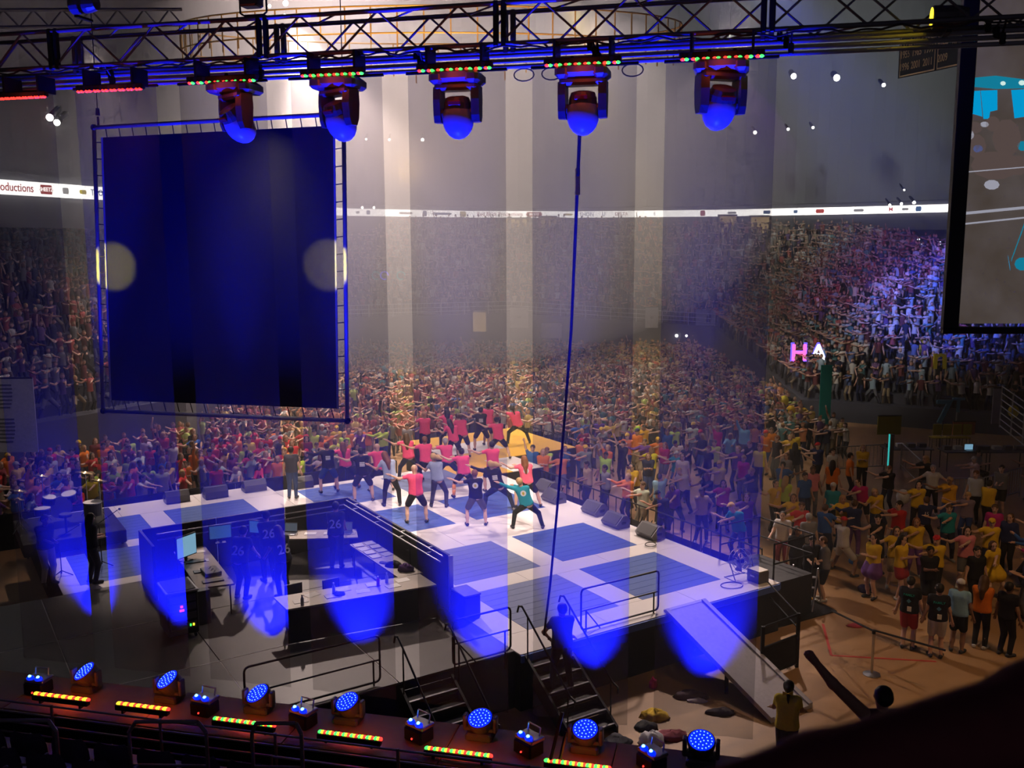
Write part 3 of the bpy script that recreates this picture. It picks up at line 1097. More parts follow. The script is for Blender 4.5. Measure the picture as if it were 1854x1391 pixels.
# ================================================================== RIGHT SCREEN
SA, SB = aty(1738, 40, 14.0), aty(1705, 598, 14.0)
rs = empty('projection_screen')
tag(rs, 'big projection screen in a thick black frame showing a live crowd picture', 'screen')
dirx = Vector((math.cos(-.05), math.sin(-.05), 0))
ws, hs = 3.4, (SA - SB).length + 1.
dn = (SB - SA).normalized()
mb = MB()
fn = Vector((0, -1, 0))
o0 = SB
fr_ = frame(dirx, -dn, o0)
MB().box((.11, hs / 2, 0), (.22, hs, .12), ch=.01).build('frame_side', M['black'], rs, M4=fr_)
MB().box((ws / 2, .0, 0), (ws, .10, .12), ch=.01).build('frame_bottom', M['black'], rs, M4=fr_)
def screen_picture():
    m = bpy.data.materials.new('projected_picture')
    m.use_nodes = True
    nt = m.node_tree
    b = nt.nodes['Principled BSDF']
    b.inputs['Base Color'].default_value = (.10, .09, .085, 1)
    b.inputs['Roughness'].default_value = .9
    tc = nt.nodes.new('ShaderNodeTexCoord')
    n = nt.nodes.new('ShaderNodeTexNoise')
    n.inputs['Scale'].default_value = 1.6
    n.inputs['Detail'].default_value = 6
    nt.links.new(tc.outputs['Object'], n.inputs['Vector'])
    r = nt.nodes.new('ShaderNodeValToRGB')
    r.color_ramp.elements[0].position = .35
    r.color_ramp.elements[0].color = (.055, .042, .034, 1)
    r.color_ramp.elements[1].position = .72
    r.color_ramp.elements[1].color = (.08, .066, .064, 1)
    nt.links.new(n.outputs['Fac'], r.inputs[0])
    nt.links.new(r.outputs[0], b.inputs['Emission Color'])
    b.inputs['Emission Strength'].default_value = 1.
    return m


M['pic'] = screen_picture()
M['pic_cyan'] = emat('picture_cyan', (.0, .30, .60), 1.0)
M['pic_teal'] = emat('picture_teal', (.005, .19, .30), 1.0)
M['pic_dark'] = emat('picture_brown', (.085, .06, .055), 1.0)
M['pic_blue'] = emat('picture_blue', (.06, .10, .30), 1.0)
M['pic_pale'] = emat('picture_pale', (.30, .30, .36), 1.0)
M['pic_white'] = emat('picture_white', (.6, .8, .75), 1.0)
surf = MB().box((.22 + (ws - .22) / 2, hs / 2 + .05, .03), (ws - .22, hs - .1, .02)).build('screen_surface', M['pic'], rs, M4=fr_)


def on_screen(x, y):
    d = ray(x, y)
    nn = Vector(fr_.col[2][:3])
    t = nn.dot(o0 - Vector((0, 0, CAMH))) / nn.dot(d)
    return fr_.inverted() @ (d * t + Vector((0, 0, CAMH)))


def patch(name, pts, m, z=.045):
    P = [on_screen(*p) for p in pts]
    MB().prism([(p.x, p.y) for p in P], z, z + .002).build(name, M[m], rs, M4=fr_)


patch('picture_patch', [(1757, 142), (1800, 138), (1855, 145), (1900, 140), (1900, 160), (1800, 162), (1757, 158)], 'pic_teal')
patch('picture_patch', [(1742, 167), (1772, 165), (1776, 212), (1762, 208), (1748, 205)], 'pic_cyan', .046)
patch('picture_patch', [(1773, 165), (1803, 164), (1803, 200), (1790, 203), (1788, 216), (1778, 216)], 'pic_cyan', .046)
patch('picture_patch', [(1828, 164), (1900, 160), (1900, 205), (1834, 215)], 'pic_cyan', .046)
for (x, y, r) in ((1813, 152, 5), (1847, 151, 6)):
    patch('picture_patch', [(x + r * math.cos(a), y + r * .8 * math.sin(a)) for a in np.linspace(0, 5.5, 8)], 'pic_white', .050)
for (x, y, rx, ry, m) in [(1795, 225, 13, 14, 'pic_dark'), (1762, 232, 14, 11, 'pic_dark'), (1820, 250, 26, 34, 'pic_dark'), (1765, 265, 18, 22, 'pic_dark'), (1800, 300, 45, 26, 'pic_dark'),
                          (1768, 270, 9, 7, 'pic_blue'), (1780, 226, 8, 5, 'pic_pale'), (1848, 265, 9, 9, 'pic_teal'), (1793, 335, 14, 9, 'pic_pale'), (1755, 245, 6, 8, 'pic_pale'), (1840, 300, 20, 18, 'pic_dark'),
                          (1848, 478, 14, 12, 'pic_teal')]:
    patch('picture_patch', [(x + rx * math.cos(a), y + ry * math.sin(a)) for a in np.linspace(0, 5.6, 10)], m, .047)
for (x0, y0, x1, y1, w, m) in [(1735, 312, 1854, 302, 2, 'pic_pale'), (1735, 385, 1870, 372, 5, 'pic_pale'), (1735, 405, 1860, 392, 3, 'pic_pale'), (1853, 400, 1828, 470, 4, 'pic_teal'), (1822, 462, 1826, 485, 5, 'pic_cyan')]:
    patch('picture_streak', [(x0, y0), (x1, y1), (x1, y1 + w), (x0 + .5, y0 + w)], m, .049)

# year banner beyond the truss
bn = empty('year_banner')
tag(bn, 'dark hanging banner listing championship years in pale gold digits', 'banner')
Yb = 34.
p0, p1, p2 = aty(1627, 142, Yb), aty(1727, 121, Yb - 2.2), aty(1627, 60, Yb)
fb_ = frame(p1 - p0, (0, 0, 1), p0)
wb, hb = (p1 - p0).length, (p2 - p0).length
MB().box((wb / 2 + .4, hb / 2, -.03), (wb + .9, hb, .04)).build('cloth', M['banner'], bn, M4=fb_)
sx = (p1 - p0).length / 100.
for (t, x, y, s) in [('1942', 14, 46, 13), ('1952', 34, 46, 13), ('1954', 55, 46, 13), ('1955', 10, 31, 13), ('1965', 32, 31, 13), ('1991', 54, 31, 13), ('1996', 10, 14, 13), ('2001', 31, 14, 13), ('2011', 53, 14, 13),
                     ('1998', 79, 47, 13), ('1998', 79, 32, 13), ('2009', 79, 15, 13), ('20', 98, 33, 13), ('1976', 14, 62, 13), ('1984', 55, 62, 13), ('1994', 79, 62, 13)]:
    put('year_lettering', text_mesh(t, s * sx * 1.1, M['goldtext'], .004), bn, M4=fb_ @ Matrix.Translation((x * sx, y * sx, .0)) @ Matrix.Diagonal((.62, 1, 1, 1)))
for (a, b, c, d) in [(1, 1, 66, 3), (70, 1, 108, 3), (1, 1, 2, 80), (70, 1, 71, 80), (65, 1, 66, 80)]:
    MB().box(((a + c) / 2 * sx, (b + d) / 2 * sx, 0), ((c - a) * sx, (d - b) * sx, .01)).build('border_strip', M['goldtext'], bn, M4=fb_)

# ------------------------------------------------------------------ far rigging: gold lit ring truss, second truss, small spot lamps
rg = empty('ring_rig')
tag(rg, 'amber-lit ring of hanging rods and tubes high behind the truss', 'rigging')
CX, CY, RR, RZ0 = -0.5, 38., 9.5, 16.4
nseg = 40
for z_ in (RZ0, RZ0 + .9):
    pts = [Vector((CX - 2.5 + RR * math.cos(a), CY + RR * .35 * math.sin(a), z_)) for a in np.linspace(0, 2 * math.pi, nseg + 1)]
    MB().path(pts, .03, 6).build('ring_tube', M['gold'], rg)
for i in range(64):
    a = 2 * math.pi * i / 64
    x, y = CX - 2.5 + RR * math.cos(a), CY + RR * .35 * math.sin(a)
    MB().tube((x, y, RZ0 - random.uniform(0, .7)), (x, y, RZ0 + .9), .028, n=5).build('drop_rod', M['gold'], rg)
spot('ring_amber', (-3, 28, 11), (-3, 37, 17), 5200, (1., .55, .10), 80, .6, .3)
t2 = empty('rear_truss')
tag(t2, 'pale grey truss far behind in the haze at the upper left', 'truss')
q0, q1 = aty(-20, 50, 30.), aty(330, 45, 34.)
for dz in (0, .5):
    MB().tube(q0 + Vector((0, 0, dz)), q1 + Vector((0, 0, dz)), .06, n=6).build('chord', M['alu'], t2)
for i in range(14):
    a, b = q0.lerp(q1, i / 14), q0.lerp(q1, (i + 1) / 14)
    MB().tube(a + Vector((0, 0, .5 * (i % 2))), b + Vector((0, 0, .5 * ((i + 1) % 2))), .03, n=5).build('brace', M['alu'], t2)
# par can above the truss
pc = empty('par_can')
tag(pc, 'black square lamp with wire yoke above the truss, upper left', 'stage light')
k, z = onplane(455, 12, .1)
Mp = TM @ Matrix.Translation((k, .1, z + .03))
MB().box((0, 0, .03), (.24, .2, .14), ch=.02).build('body', M['plastic'], pc, M4=Mp)
MB().path([(-.2, 0, .15), (-.2, 0, -.1), (-.16, 0, -.13), (.1, 0, -.13), (.15, 0, -.1), (.15, 0, .15)], .012, 6).build('yoke', M['blackmetal'], pc, M4=Mp)
for i, (px, py, lb) in enumerate([(150, 8, 'dark lamp hanging above the truss near the far left'), (1715, 30, 'amber-rimmed black lamp clamped on the truss at the upper right')]):
    k, z = onplane(px, py, .2)
    pc = empty('truss_lamp')
    tag(pc, lb, 'stage light')
    Mp = TM @ Matrix.Translation((k, .2, z)) @ Matrix.Rotation(math.pi / 2, 4, 'Y')
    MB().lathe([(.08, -.2), (.11, -.1), (.12, .14), (.10, .15)], 14, Mp).build('can', M['plastic'], pc)
    MB().lathe([(.098, .145), (.098, .155)], 14, Mp).build('lens', M['yel_led'] if i else M['bluelens'], pc)
    MB().box((0, 0, -.17), (.05, .3, .03), TM @ Matrix.Translation((k, .2, z))).build('clamp', M['blackmetal'], pc)

lampspots = [(270, 181, 60, .20, 'above the dark screen, larger left one'), (307, 172, 60, .20, 'above the dark screen, larger right one'), (255, 200, 62, .12, 'above the dark screen, small lower left'), (287, 193, 62, .11, 'above the dark screen, small lower right'),
             (517, 6, 66, .2, 'at the top edge above the truss'), (488, 11, 66, .12, 'at the top edge, smaller'), (515, 27, 66, .08, 'just above the truss, tiny'),
             (1437, 138, 72, .22, 'right of the last moving head, nearest it'), (1515, 141, 72, .26, 'right of the last moving head, brightest'), (1600, 154, 72, .15, 'below the gold lamp on the right'), (1367, 240, 80, .16, 'star-like, below the last moving head'),
             (1427, 234, 80, .12, 'low on the grey drape, left one'), (1472, 231, 80, .12, 'low on the grey drape, right one'), (765, 253, 75, .14, 'below the third moving head'), (663, 252, 78, .09, 'right of the second moving head'), (705, 253, 78, .09, 'between the second and third moving heads'),
             (90, 213, 40, .16, 'warm cluster at the left, upper'), (103, 222, 40, .14, 'warm cluster at the left, lower'),
             (656, 376, 82, .12, 'on the ribbon board right of the screen, first'), (677, 376, 82, .12, 'on the ribbon board right of the screen, second'),
             (1655, 367, 78, .14, 'over the ribbon board by the projection screen, brightest'), (1632, 369, 78, .12, 'over the ribbon board, second from the projection screen'), (1611, 371, 78, .1, 'over the ribbon board, third from the projection screen'), (1637, 344, 78, .08, 'single dot above the ribbon board lamps'),
             (1225, 608, 73.6, .13, 'warm tube over the far crowd, left one'), (1243, 608, 73.6, .13, 'warm tube over the far crowd, right one')]
for (px, py, Y, r, lb) in lampspots:
    root = empty('spot_lamp', Matrix.Translation(aty(px, py, Y)))
    tag(root, 'distant bright lamp ' + lb, 'lamp')
    MB().lathe([(r * .6, .1), (r * .95, .25), (r * .9, .9), (r * .5, 1.1)], 10, Matrix.Rotation(-math.pi / 2 + .5, 4, 'X')).build('can', M['blackmetal'], root)
    b = MB()
    spherecap(b, (0, 0, 0), r * .9, None, 10, 6)
    b.build('bulb', M['lamp'], root, smooth=True)
# ================================================================== STAGE PROPS
def stairs(name, label, vc, w, n=6):
    r = empty(name, SM)
    tag(r, label, 'stairs')
    run = .27
    for i in range(n):
        z = ST - (i + 1) * ST / (n + 1)
        u = 6.52 + (i + .5) * run
        tdd = MB().box((u, vc, z - .02), (run + .02, w, .04), ch=.006).build('tread', M['black'], r)
        MB().box((u + run / 2 - .01, vc, z + .004), (.035, w, .012)).build('nosing', M['ramp'], tdd)
        MB().box((u - run / 2 + .01, vc, z + .05), (.015, w, .14)).build('riser', M['black'], r)
    for s in (-1, 1):
        poly = [(6.52, ST), (6.52, .8), (6.52 + n * run - .25, 0), (6.52 + n * run + .06, 0), (6.52 + n * run + .06, .14)]
        y0, y1 = vc + s * (w / 2 + .0), vc + s * (w / 2 + .05)
        k = len(poly)
        vs = [(a, y0, b) for a, b in poly] + [(a, y1, b) for a, b in poly]
        MB().add(vs, [tuple(range(k)), tuple(range(2 * k - 1, k - 1, -1))] + [(i, (i + 1) % k, k + (i + 1) % k, k + i) for i in range(k)]).build('stringer', M['black'], r)
        y = vc + s * (w / 2 + .03)
        MB().path([(6.25, y, ST + .78), (6.3, y, ST + .92), (6.42, y, ST + .95), (6.55, y, ST + .86), (6.52 + n * run * .95, y, .95), (6.52 + n * run + .06, y, .92), (6.52 + n * run + .05, y, .80)], .02, 7).build('handrail', M['blackmetal'], r)
        for (u, z0, z1) in ((6.62, 1.0, ST + .8), (6.52 + n * run * .9, .1, 1.03)):
            MB().tube((u, y, z0), (u, y, z1), .016, n=6).build('rail_post', M['blackmetal'], r)
    return r


stairs('staircase', 'black stairs with pale nosings leading down beside the short railing', 8.42, 1.0)
stairs('staircase', 'black stairs with pale nosings below the man holding the rope', 5.75, .95)


def guard(label, v0, v1, u=6.3, h=.95):
    r = empty('guard_rail', SM)
    tag(r, label, 'railing', 'black guard rails along the stage front')
    z0, z1 = ST + .06, ST + h
    c = .08
    pts = [(u, v0, z0 + c), (u, v0, z1 - c), (u, v0 + c * .3, z1 - c * .3), (u, v0 + c, z1), (u, v1 - c, z1), (u, v1 - c * .3, z1 - c * .3), (u, v1, z1 - c), (u, v1, z0 + c), (u, v1 - c * .3, z0 + c * .3), (u, v1 - c, z0), (u, v0 + c, z0), (u, v0 + c * .3, z0 + c * .3), (u, v0, z0 + c)]
    MB().path(pts, .021, 8).build('loop', M['blackmetal'], r)
    MB().tube((u, v0, ST + h * .5), (u, v1, ST + h * .5), .017).build('mid_bar', M['blackmetal'], r)
    for v in (v0 + .13, v1 - .13):
        MB().tube((u, v, ST - .3), (u, v, ST + h * .5), .018).build('post', M['blackmetal'], r)
    s = .13
    MB().tube((u, v1 - .13, ST + h * .48), (u, v1 - .5, ST + .0), .014).build('brace', M['blackmetal'], r)


guard('long black guard rail on the stage edge between the rope man and the ramp', 2.62, 4.72)
guard('short black guard rail beside the near stairs', 6.45, 7.75)
guard('black guard rail on the grey deck in front of the booth', 9.2, 11.7, 6.15)

# ramp / slide
rp = empty('ramp', SM)
tag(rp, 'long grey sheet ramp sloping from the stage to the floor', 'ramp')
L0, L1 = (6.45, ST + .03), (9.55, .06)
for nm, v0, v1, th, m in (('deck_sheet', 1.47, 2.45, .03, 'ramp'), ('side_curb', 1.36, 1.47, .07, 'ramp'), ('side_curb', 2.45, 2.54, .07, 'ramp')):
    vs = []
    for (u, z) in (L0, L1):
        for v in (v0, v1):
            vs += [(u, v, z - .04), (u, v, z + th)]
    MB().add(vs, [(0, 1, 3, 2), (4, 6, 7, 5), (1, 5, 7, 3), (0, 2, 6, 4), (0, 4, 5, 1), (2, 3, 7, 6)]).build(nm, M[m], rp)
MB().box((6.42, 1.96, ST + .03), (.12, 1.1, .05)).build('hinge_plate', M['ramp'], rp)
MB().box((8.2, 2.4, .28), (.06, .06, .5)).box((8.2, 1.5, .28), (.06, .06, .5)).build('support_leg', M['blackmetal'], rp)

# wedge monitors
def wedge(p, rz, label, group='floor monitors', s=1.):
    r = empty('stage_monitor', Matrix.Translation(p) @ Matrix.Rotation(rz, 4, 'Z') @ Matrix.Scale(s, 4))
    tag(r, label, 'speaker', group)
    poly = [(-.22, 0), (.20, 0), (.27, .12), (.02, .36), (-.10, .36), (-.22, .22)]
    n = len(poly)
    vs = [(-.36, b, c) for b, c in poly] + [(.36, b, c) for b, c in poly]
    MB().add(vs, [tuple(range(n)), tuple(range(2 * n - 1, n - 1, -1))] + [(i, n + i, n + (i + 1) % n, (i + 1) % n) for i in range(n)]).build('cabinet', M['plastic'], r)
    a, b = Vector((0, .275, .13)), Vector((0, .03, .365))
    d = (b - a)
    MB().box((0, 0, 0), (.62, d.length * .92, .015), frame((1, 0, 0), d, (a + b) / 2) @ Matrix.Translation((0, 0, .004))).build('grille', M['grille'], r)
    MB().box((-.365, 0, .16), (.02, .16, .07), ch=.005).build('side_handle', M['black'], r)
    return r


ru = math.atan2((SW(1, 0) - SW(0, 0)).y, (SW(1, 0) - SW(0, 0)).x)      # direction of +u
for (px, py, lb) in [(990, 890, 'behind the dancer in teal, farther one'), (1003, 908, 'behind the dancer in teal, nearer one'), (1077, 930, 'first along the stage edge right of the rope'), (1115, 952, 'second along the stage edge right of the rope'), (1178, 972, 'third along the stage edge, nearest the fan')]:
    wedge(atz(px, py, ST), ru + math.pi, 'dark wedge speaker ' + lb)
for (px, py, lb) in [(320, 908, 'left one of the row along the rear stage edge'), (390, 900, 'middle one of the row along the rear stage edge'), (460, 888, 'right one of the row along the rear stage edge'), (545, 882, 'behind the dancer in navy jeans')]:
    wedge(atz(px, py, ST), ru + math.pi / 2, 'dark wedge speaker ' + lb)
# cable coil beside third monitor
pts = [atz(1178 + 10 * math.cos(a), 986 + 4 * math.sin(a), ST + .02 + .004 * a) for a in np.linspace(0, 12, 30)]
tag(MB().path(pts, .012, 5).build('cable_coil', M['rubber']), 'grey cable coiled beside the wedge speaker nearest the fan', 'cable')
# floor fan
fc = atz(1340, 1046, ST)
fan = empty('drum_fan', Matrix.Translation(fc) @ Matrix.Rotation(.5, 4, 'Z'))
tag(fan, 'round floor fan on a wire stand at the stage corner', 'fan')
RX = Matrix.Translation((0, 0, .42)) @ Matrix.Rotation(math.pi / 2 - .25, 4, 'X')
for z_ in (-.09, .09):
    for r_ in (.30, .2, .1):
        MB().path([RX @ Vector((r_ * math.cos(a), r_ * math.sin(a), z_ * (1.15 - r_))) for a in np.linspace(0, 2 * math.pi, 21)], .006, 4).build('guard_ring', M['steel'], fan)
for i in range(3):
    a = i * 2.094
    MB().add([RX @ Vector((.05 * math.cos(a - .4), .05 * math.sin(a - .4), -.02)), RX @ Vector((.27 * math.cos(a - .3), .27 * math.sin(a - .3), -.03)), RX @ Vector((.27 * math.cos(a + .4), .27 * math.sin(a + .4), .03)), RX @ Vector((.05 * math.cos(a + .5), .05 * math.sin(a + .5), .02))], [(0, 1, 2, 3), (3, 2, 1, 0)]).build('blade', M['steel'], fan)
MB().lathe([(.05, -.1), (.06, 0), (.05, .08)], 10, RX).build('motor', M['black'], fan)
MB().path([(-.32, .2, .01), (-.32, -.2, .01), (-.34, 0, .42)], .013, 6).path([(.32, .2, .01), (.32, -.2, .01), (.34, 0, .42)], .013, 6).tube((-.32, .2, .01), (.32, .2, .01), .013).build('stand', M['steel'], fan)
pts = [atz(1325 + 20 * math.cos(a), 1060 + 6 * math.sin(a), ST + .015) for a in np.linspace(0, 5.8, 24)]
tag(MB().path(pts, .01, 5).build('fan_cable', M['rubber']), 'thin loop of cable on the white floor by the fan', 'cable')
bx = empty('amplifier_box', Matrix.Translation(atz(1372, 1052, ST)) @ Matrix.Rotation(ru, 4, 'Z'))
tag(bx, 'dark box with pale top beside the fan', 'box')
MB().box((0, 0, .14), (.4, .34, .28), ch=.015).build('body', M['plastic'], bx)
MB().box((0, 0, .29), (.36, .30, .015)).build('top_sheet', M['paper'], bx)
MB().box((0, -.18, .16), (.14, .02, .04)).build('handle', M['steel'], bx)

# rope from truss
pts = [aty(1050, 228, 11.5), aty(1046, 320, 12.0), aty(1041, 440, 12.8), aty(1034, 600, 13.9), aty(1022, 760, 14.9), aty(1008, 930, 16.), aty(996, 1060, 16.8), aty(985, 1150, 17.2)]
rope = empty('long_rope')
tag(rope, 'long dark rope hanging from the truss down to the man on the stairs', 'rope')
for i, (a, b) in enumerate(zip(pts, pts[1:])):
    pass
MB().path(pts, .022, 7).build('strand', M['rope'], rope)
MB().tube(pts[1] + Vector((0, 0, .1)), pts[1] - Vector((0, 0, .22)), .03, n=8).build('coupling', M['brass'], rope)

# ------------------------------------------------------------------ drum kit on riser
rz = empty('drum_riser', SM)
tag(rz, 'low black carpeted riser on castors carrying the drum kit', 'platform')
MB().box((-6.4, 12.75, ST + .24), (2.6, 2.5, .34), ch=.015).build('deck', M['skirt'], rz)
for (u, v) in ((-5.2, 11.6), (-5.2, 13.9), (-7.6, 11.6), (-7.6, 13.9)):
    MB().tube((u, v - .02, ST + .06), (u, v + .02, ST + .06), .055, n=10).build('castor', M['blackmetal'], rz)
DZ = ST + .41
kit = empty('drum_kit', SM)
tag(kit, 'drum kit with pale heads and brass cymbals on the dark riser', 'drum kit')


def drum(c, r, d, tilt=(0, 0)):
    T = Matrix.Translation(c) @ Matrix.Rotation(tilt[0], 4, 'X') @ Matrix.Rotation(tilt[1], 4, 'Y')
    sh = MB().lathe([(r, -d), (r, 0)], 20, T).build('drum_shell', M['drum'], kit)
    MB().lathe([(r * .97, 0), (r * .97, .006)], 20, T).build('drum_head', M['cyl_white'], sh)
    MB().lathe([(r * 1.02, -.02), (r * 1.02, .012), (r * .98, .012), (r * .98, -.02)], 20, T).build('hoop', M['steel'], sh)


for (px, py, r, d, z) in [(100, 905, .17, .2, .72), (130, 892, .19, .22, .78), (103, 902, .20, .25, .62), (142, 900, .20, .3, .60), (122, 925, .24, .4, .42)]:
    pass
uk, vk = -6.5, 12.9
drum((uk - .15, vk + .25, DZ + .80), .17, .20, (.15, .2))
drum((uk - .25, vk - .25, DZ + .80), .19, .22, (-.15, .2))
drum((uk + .45, vk + .50, DZ + .66), .20, .16)
drum((uk + .35, vk - .75, DZ + .62), .24, .36)
drum((uk - .1, vk, DZ + .48), .30, .45, (0, math.pi / 2))
for (du, dv, z, r) in [(-.35, .95, 1.02, .24), (-.55, -.75, 1.25, .27), (.05, -1.0, 1.12, .22), (-.6, .35, 1.30, .22), (.3, 1.05, .95, .18)]:
    T = Matrix.Translation((uk + du, vk + dv, DZ + z)) @ Matrix.Rotation(.18, 4, 'X')
    cy = MB().lathe([(r, 0), (r * .3, .02), (.05, .03), (.03, .05), (.005, .05)], 20, T).build('cymbal', M['cymbal'], kit, smooth=True)
    st = MB().tube((uk + du, vk + dv, DZ + .25), (uk + du, vk + dv, DZ + z), .013)
    for a in (0, 2.1, 4.2):
        st.tube((uk + du, vk + dv, DZ + .3), (uk + du + .2 * math.cos(a), vk + dv + .2 * math.sin(a), DZ), .011)
    st.build('cymbal_stand', M['steel'], kit)
MB().lathe([(.16, .44), (.17, .5), (.15, .52)], 14, Matrix.Translation((uk + .8, vk, DZ))).tube((uk + .8, vk, DZ), (uk + .8, vk, DZ + .45), .03).build('throne', M['black'], kit)
# microphone stands
for (px, py, hgt, lb) in [(185, 1025, 1.4, 'beside the musician on the blue square'), (112, 1042, 1.2, 'low boom at the left stage edge')]:
    r = empty('microphone_stand', Matrix.Translation(atz(px, py, ST)))
    tag(r, 'thin black microphone stand ' + lb, 'microphone stand')
    for a in (0, 2.1, 4.2):
        MB().tube((0, 0, .12), (.28 * math.cos(a), .28 * math.sin(a), .01), .012).build('leg', M['blackmetal'], r)
    MB().tube((0, 0, .05), (0, 0, hgt * .75), .013).build('pole', M['blackmetal'], r)
    MB().tube((-.2, -.1, hgt * .7), (.4, .2, hgt), .01).build('boom', M['blackmetal'], r)
    b = MB()
    spherecap(b, (.44, .22, hgt + .02), .035, None, 8, 6)
    b.build('microphone', M['steel'], r)

# ================================================================== BOOTH
TZ = 1.95


def table(label, pts, front=None):
    """table from four corners in stage coordinates"""
    r = empty('folding_table', SM)
    tag(r, label, 'table', 'booth tables')
    MB().prism(pts, TZ - .035, TZ).build('table_top', M['table'], r)
    cx = sum(p[0] for p in pts) / 4
    cy = sum(p[1] for p in pts) / 4
    for p in pts:
        x, y = p[0] + (cx - p[0]) * .14, p[1] + (cy - p[1]) * .14
        MB().tube((x, y, ST), (x, y, TZ - .03), .016, n=6).build('leg', M['blackmetal'], r)
    if front:
        a, b = pts[front[0]], pts[front[1]]
        a = Vector((*a, 0))
        b = Vector((*b, 0))
        t = (b - a).normalized()
        n = Vector((t.y, -t.x, 0)) * .015
        MB().add([(a + n) + Vector((0, 0, ST + .02)), (b + n) + Vector((0, 0, ST + .02)), (b + n) + Vector((0, 0, TZ - .04)), (a + n) + Vector((0, 0, TZ - .04)),
                  (a - n) + Vector((0, 0, ST + .02)), (b - n) + Vector((0, 0, ST + .02)), (b - n) + Vector((0, 0, TZ - .04)), (a - n) + Vector((0, 0, TZ - .04))],
                 [(0, 1, 2, 3), (7, 6, 5, 4), (0, 3, 7, 4), (1, 5, 6, 2), (3, 2, 6, 7)]).build('front_skirt', M['skirt'], r)


table('long booth table strewn with papers, nearest the camera', [(3.15, 6.85), (3.95, 6.85), (3.55, 10.05), (2.75, 10.05)], (1, 2))
table('booth table along the black wall with stacked papers', [(.35, 6.75), (3.1, 6.75), (3.1, 7.35), (.35, 7.35)])
table('booth table at the far end with the open laptop', [(-.75, 6.7), (-.05, 6.95), (-1.05, 8.75), (-1.65, 8.4)])
table('booth table on the left with keyboards and mixer', [(-1.5, 10.35), (1.5, 10.5), (1.35, 11.25), (-1.45, 11.1)])


def lay(name, u, v, du, dv, h, m, label, cat, rot=0., group=None, z=TZ):
    o = MB().box((0, 0, h / 2), (du, dv, h), ch=min(.004, h / 3)).build(name, M[m], M4=SM @ Matrix.Translation((u, v, z)) @ Matrix.Rotation(rot, 4, 'Z'))
    return tag(o, label, cat, group)


ords = ['first', 'second', 'third', 'fourth', 'fifth', 'sixth', 'seventh', 'eighth', 'ninth', 'tenth', 'eleventh', 'twelfth']
for i in range(8):
    lay('paper_sheet', 3.3 + .22 * (i % 2) - .1 * (i // 2) * .8, 7.35 + i * .33, .22, .3, .006 + .004 * (i % 3), 'paper', 'white paper on the nearest booth table, %s from its right end' % ords[i], 'paper', random.uniform(-.3, .3), 'papers on the nearest booth table')
for i in range(8):
    lay('paper_stack', .55 + .33 * (i // 2), 6.9 + .3 * (i % 2), .24, .24, .012 + .006 * (i % 3), 'paper', 'stack of papers on the wall-side booth table, %s pair, %s' % (ords[i // 2], 'by the wall' if i % 2 == 0 else 'by the aisle'), 'paper', random.uniform(-.15, .15), 'paper stacks on the wall-side table')
for i in range(4):
    lay('paper_sheet', -.5 - .25 * i, 7.0 + .42 * i, .22, .3, .008, 'paper', 'paper on the far booth table, %s from the laptop' % ords[i], 'paper', .5, 'papers on the far booth table')
for i in range(3):
    lay('paper_sheet', -1.1 + .7 * i, 10.6 + .1 * i, .2, .3, .008, 'paper', 'paper on the keyboard table, %s from the screens' % ords[i], 'paper', .2, 'papers on the keyboard table')


def laptop(u, v, rot, label):
    r = empty('laptop', SM @ Matrix.Translation((u, v, TZ)) @ Matrix.Rotation(rot, 4, 'Z'))
    tag(r, label, 'laptop')
    MB().box((0, 0, .01), (.34, .24, .02), ch=.004).build('keyboard_base', M['steel'], r)
    T = Matrix.Translation((0, .13, .02)) @ Matrix.Rotation(-.25, 4, 'X')
    MB().box((0, 0, .12), (.34, .012, .24), T, ch=.004).build('lid', M['plastic'], r)
    MB().box((0, -.008, .12), (.31, .004, .20), T).build('display', M['dimscreen'], r)


M['dimscreen'] = emat('dim_display', (.10, .12, .16), .6)
M['brightscreen'] = emat('bright_display', (.25, .50, .70), .7)
M['bluescreen'] = emat('blue_display', (.05, .14, .28), .7)
laptop(-.55, 7.1, 2.2, 'open laptop on the far booth table')
laptop(-1.25, 8.3, 2.2, 'laptop half hidden behind the crew at the far table')


def monitor(u, v, rot, w, h, z, m, label):
    r = empty('monitor', SM @ Matrix.Translation((u, v, z)) @ Matrix.Rotation(rot, 4, 'Z'))
    tag(r, label, 'monitor')
    MB().box((0, 0, .10 + h / 2), (w, .05, h), ch=.01).build('casing', M['black'], r)
    MB().box((0, -.028, .10 + h / 2), (w - .05, .006, h - .05)).build('display', M[m], r)
    MB().box((0, .02, .06), (.06, .04, .12)).box((0, 0, .008), (.25, .18, .016), ch=.004).build('foot', M['black'], r)


def face(u, v):      # rotation so that local -Y looks at the camera, in stage frame (mirrored)
    p = SW(u, v)
    d = Vector((-p.x, -p.y, 0))
    Mi = SM.to_3x3().inverted()
    q = Mi @ d
    return math.atan2(q.y, q.x) + math.pi / 2


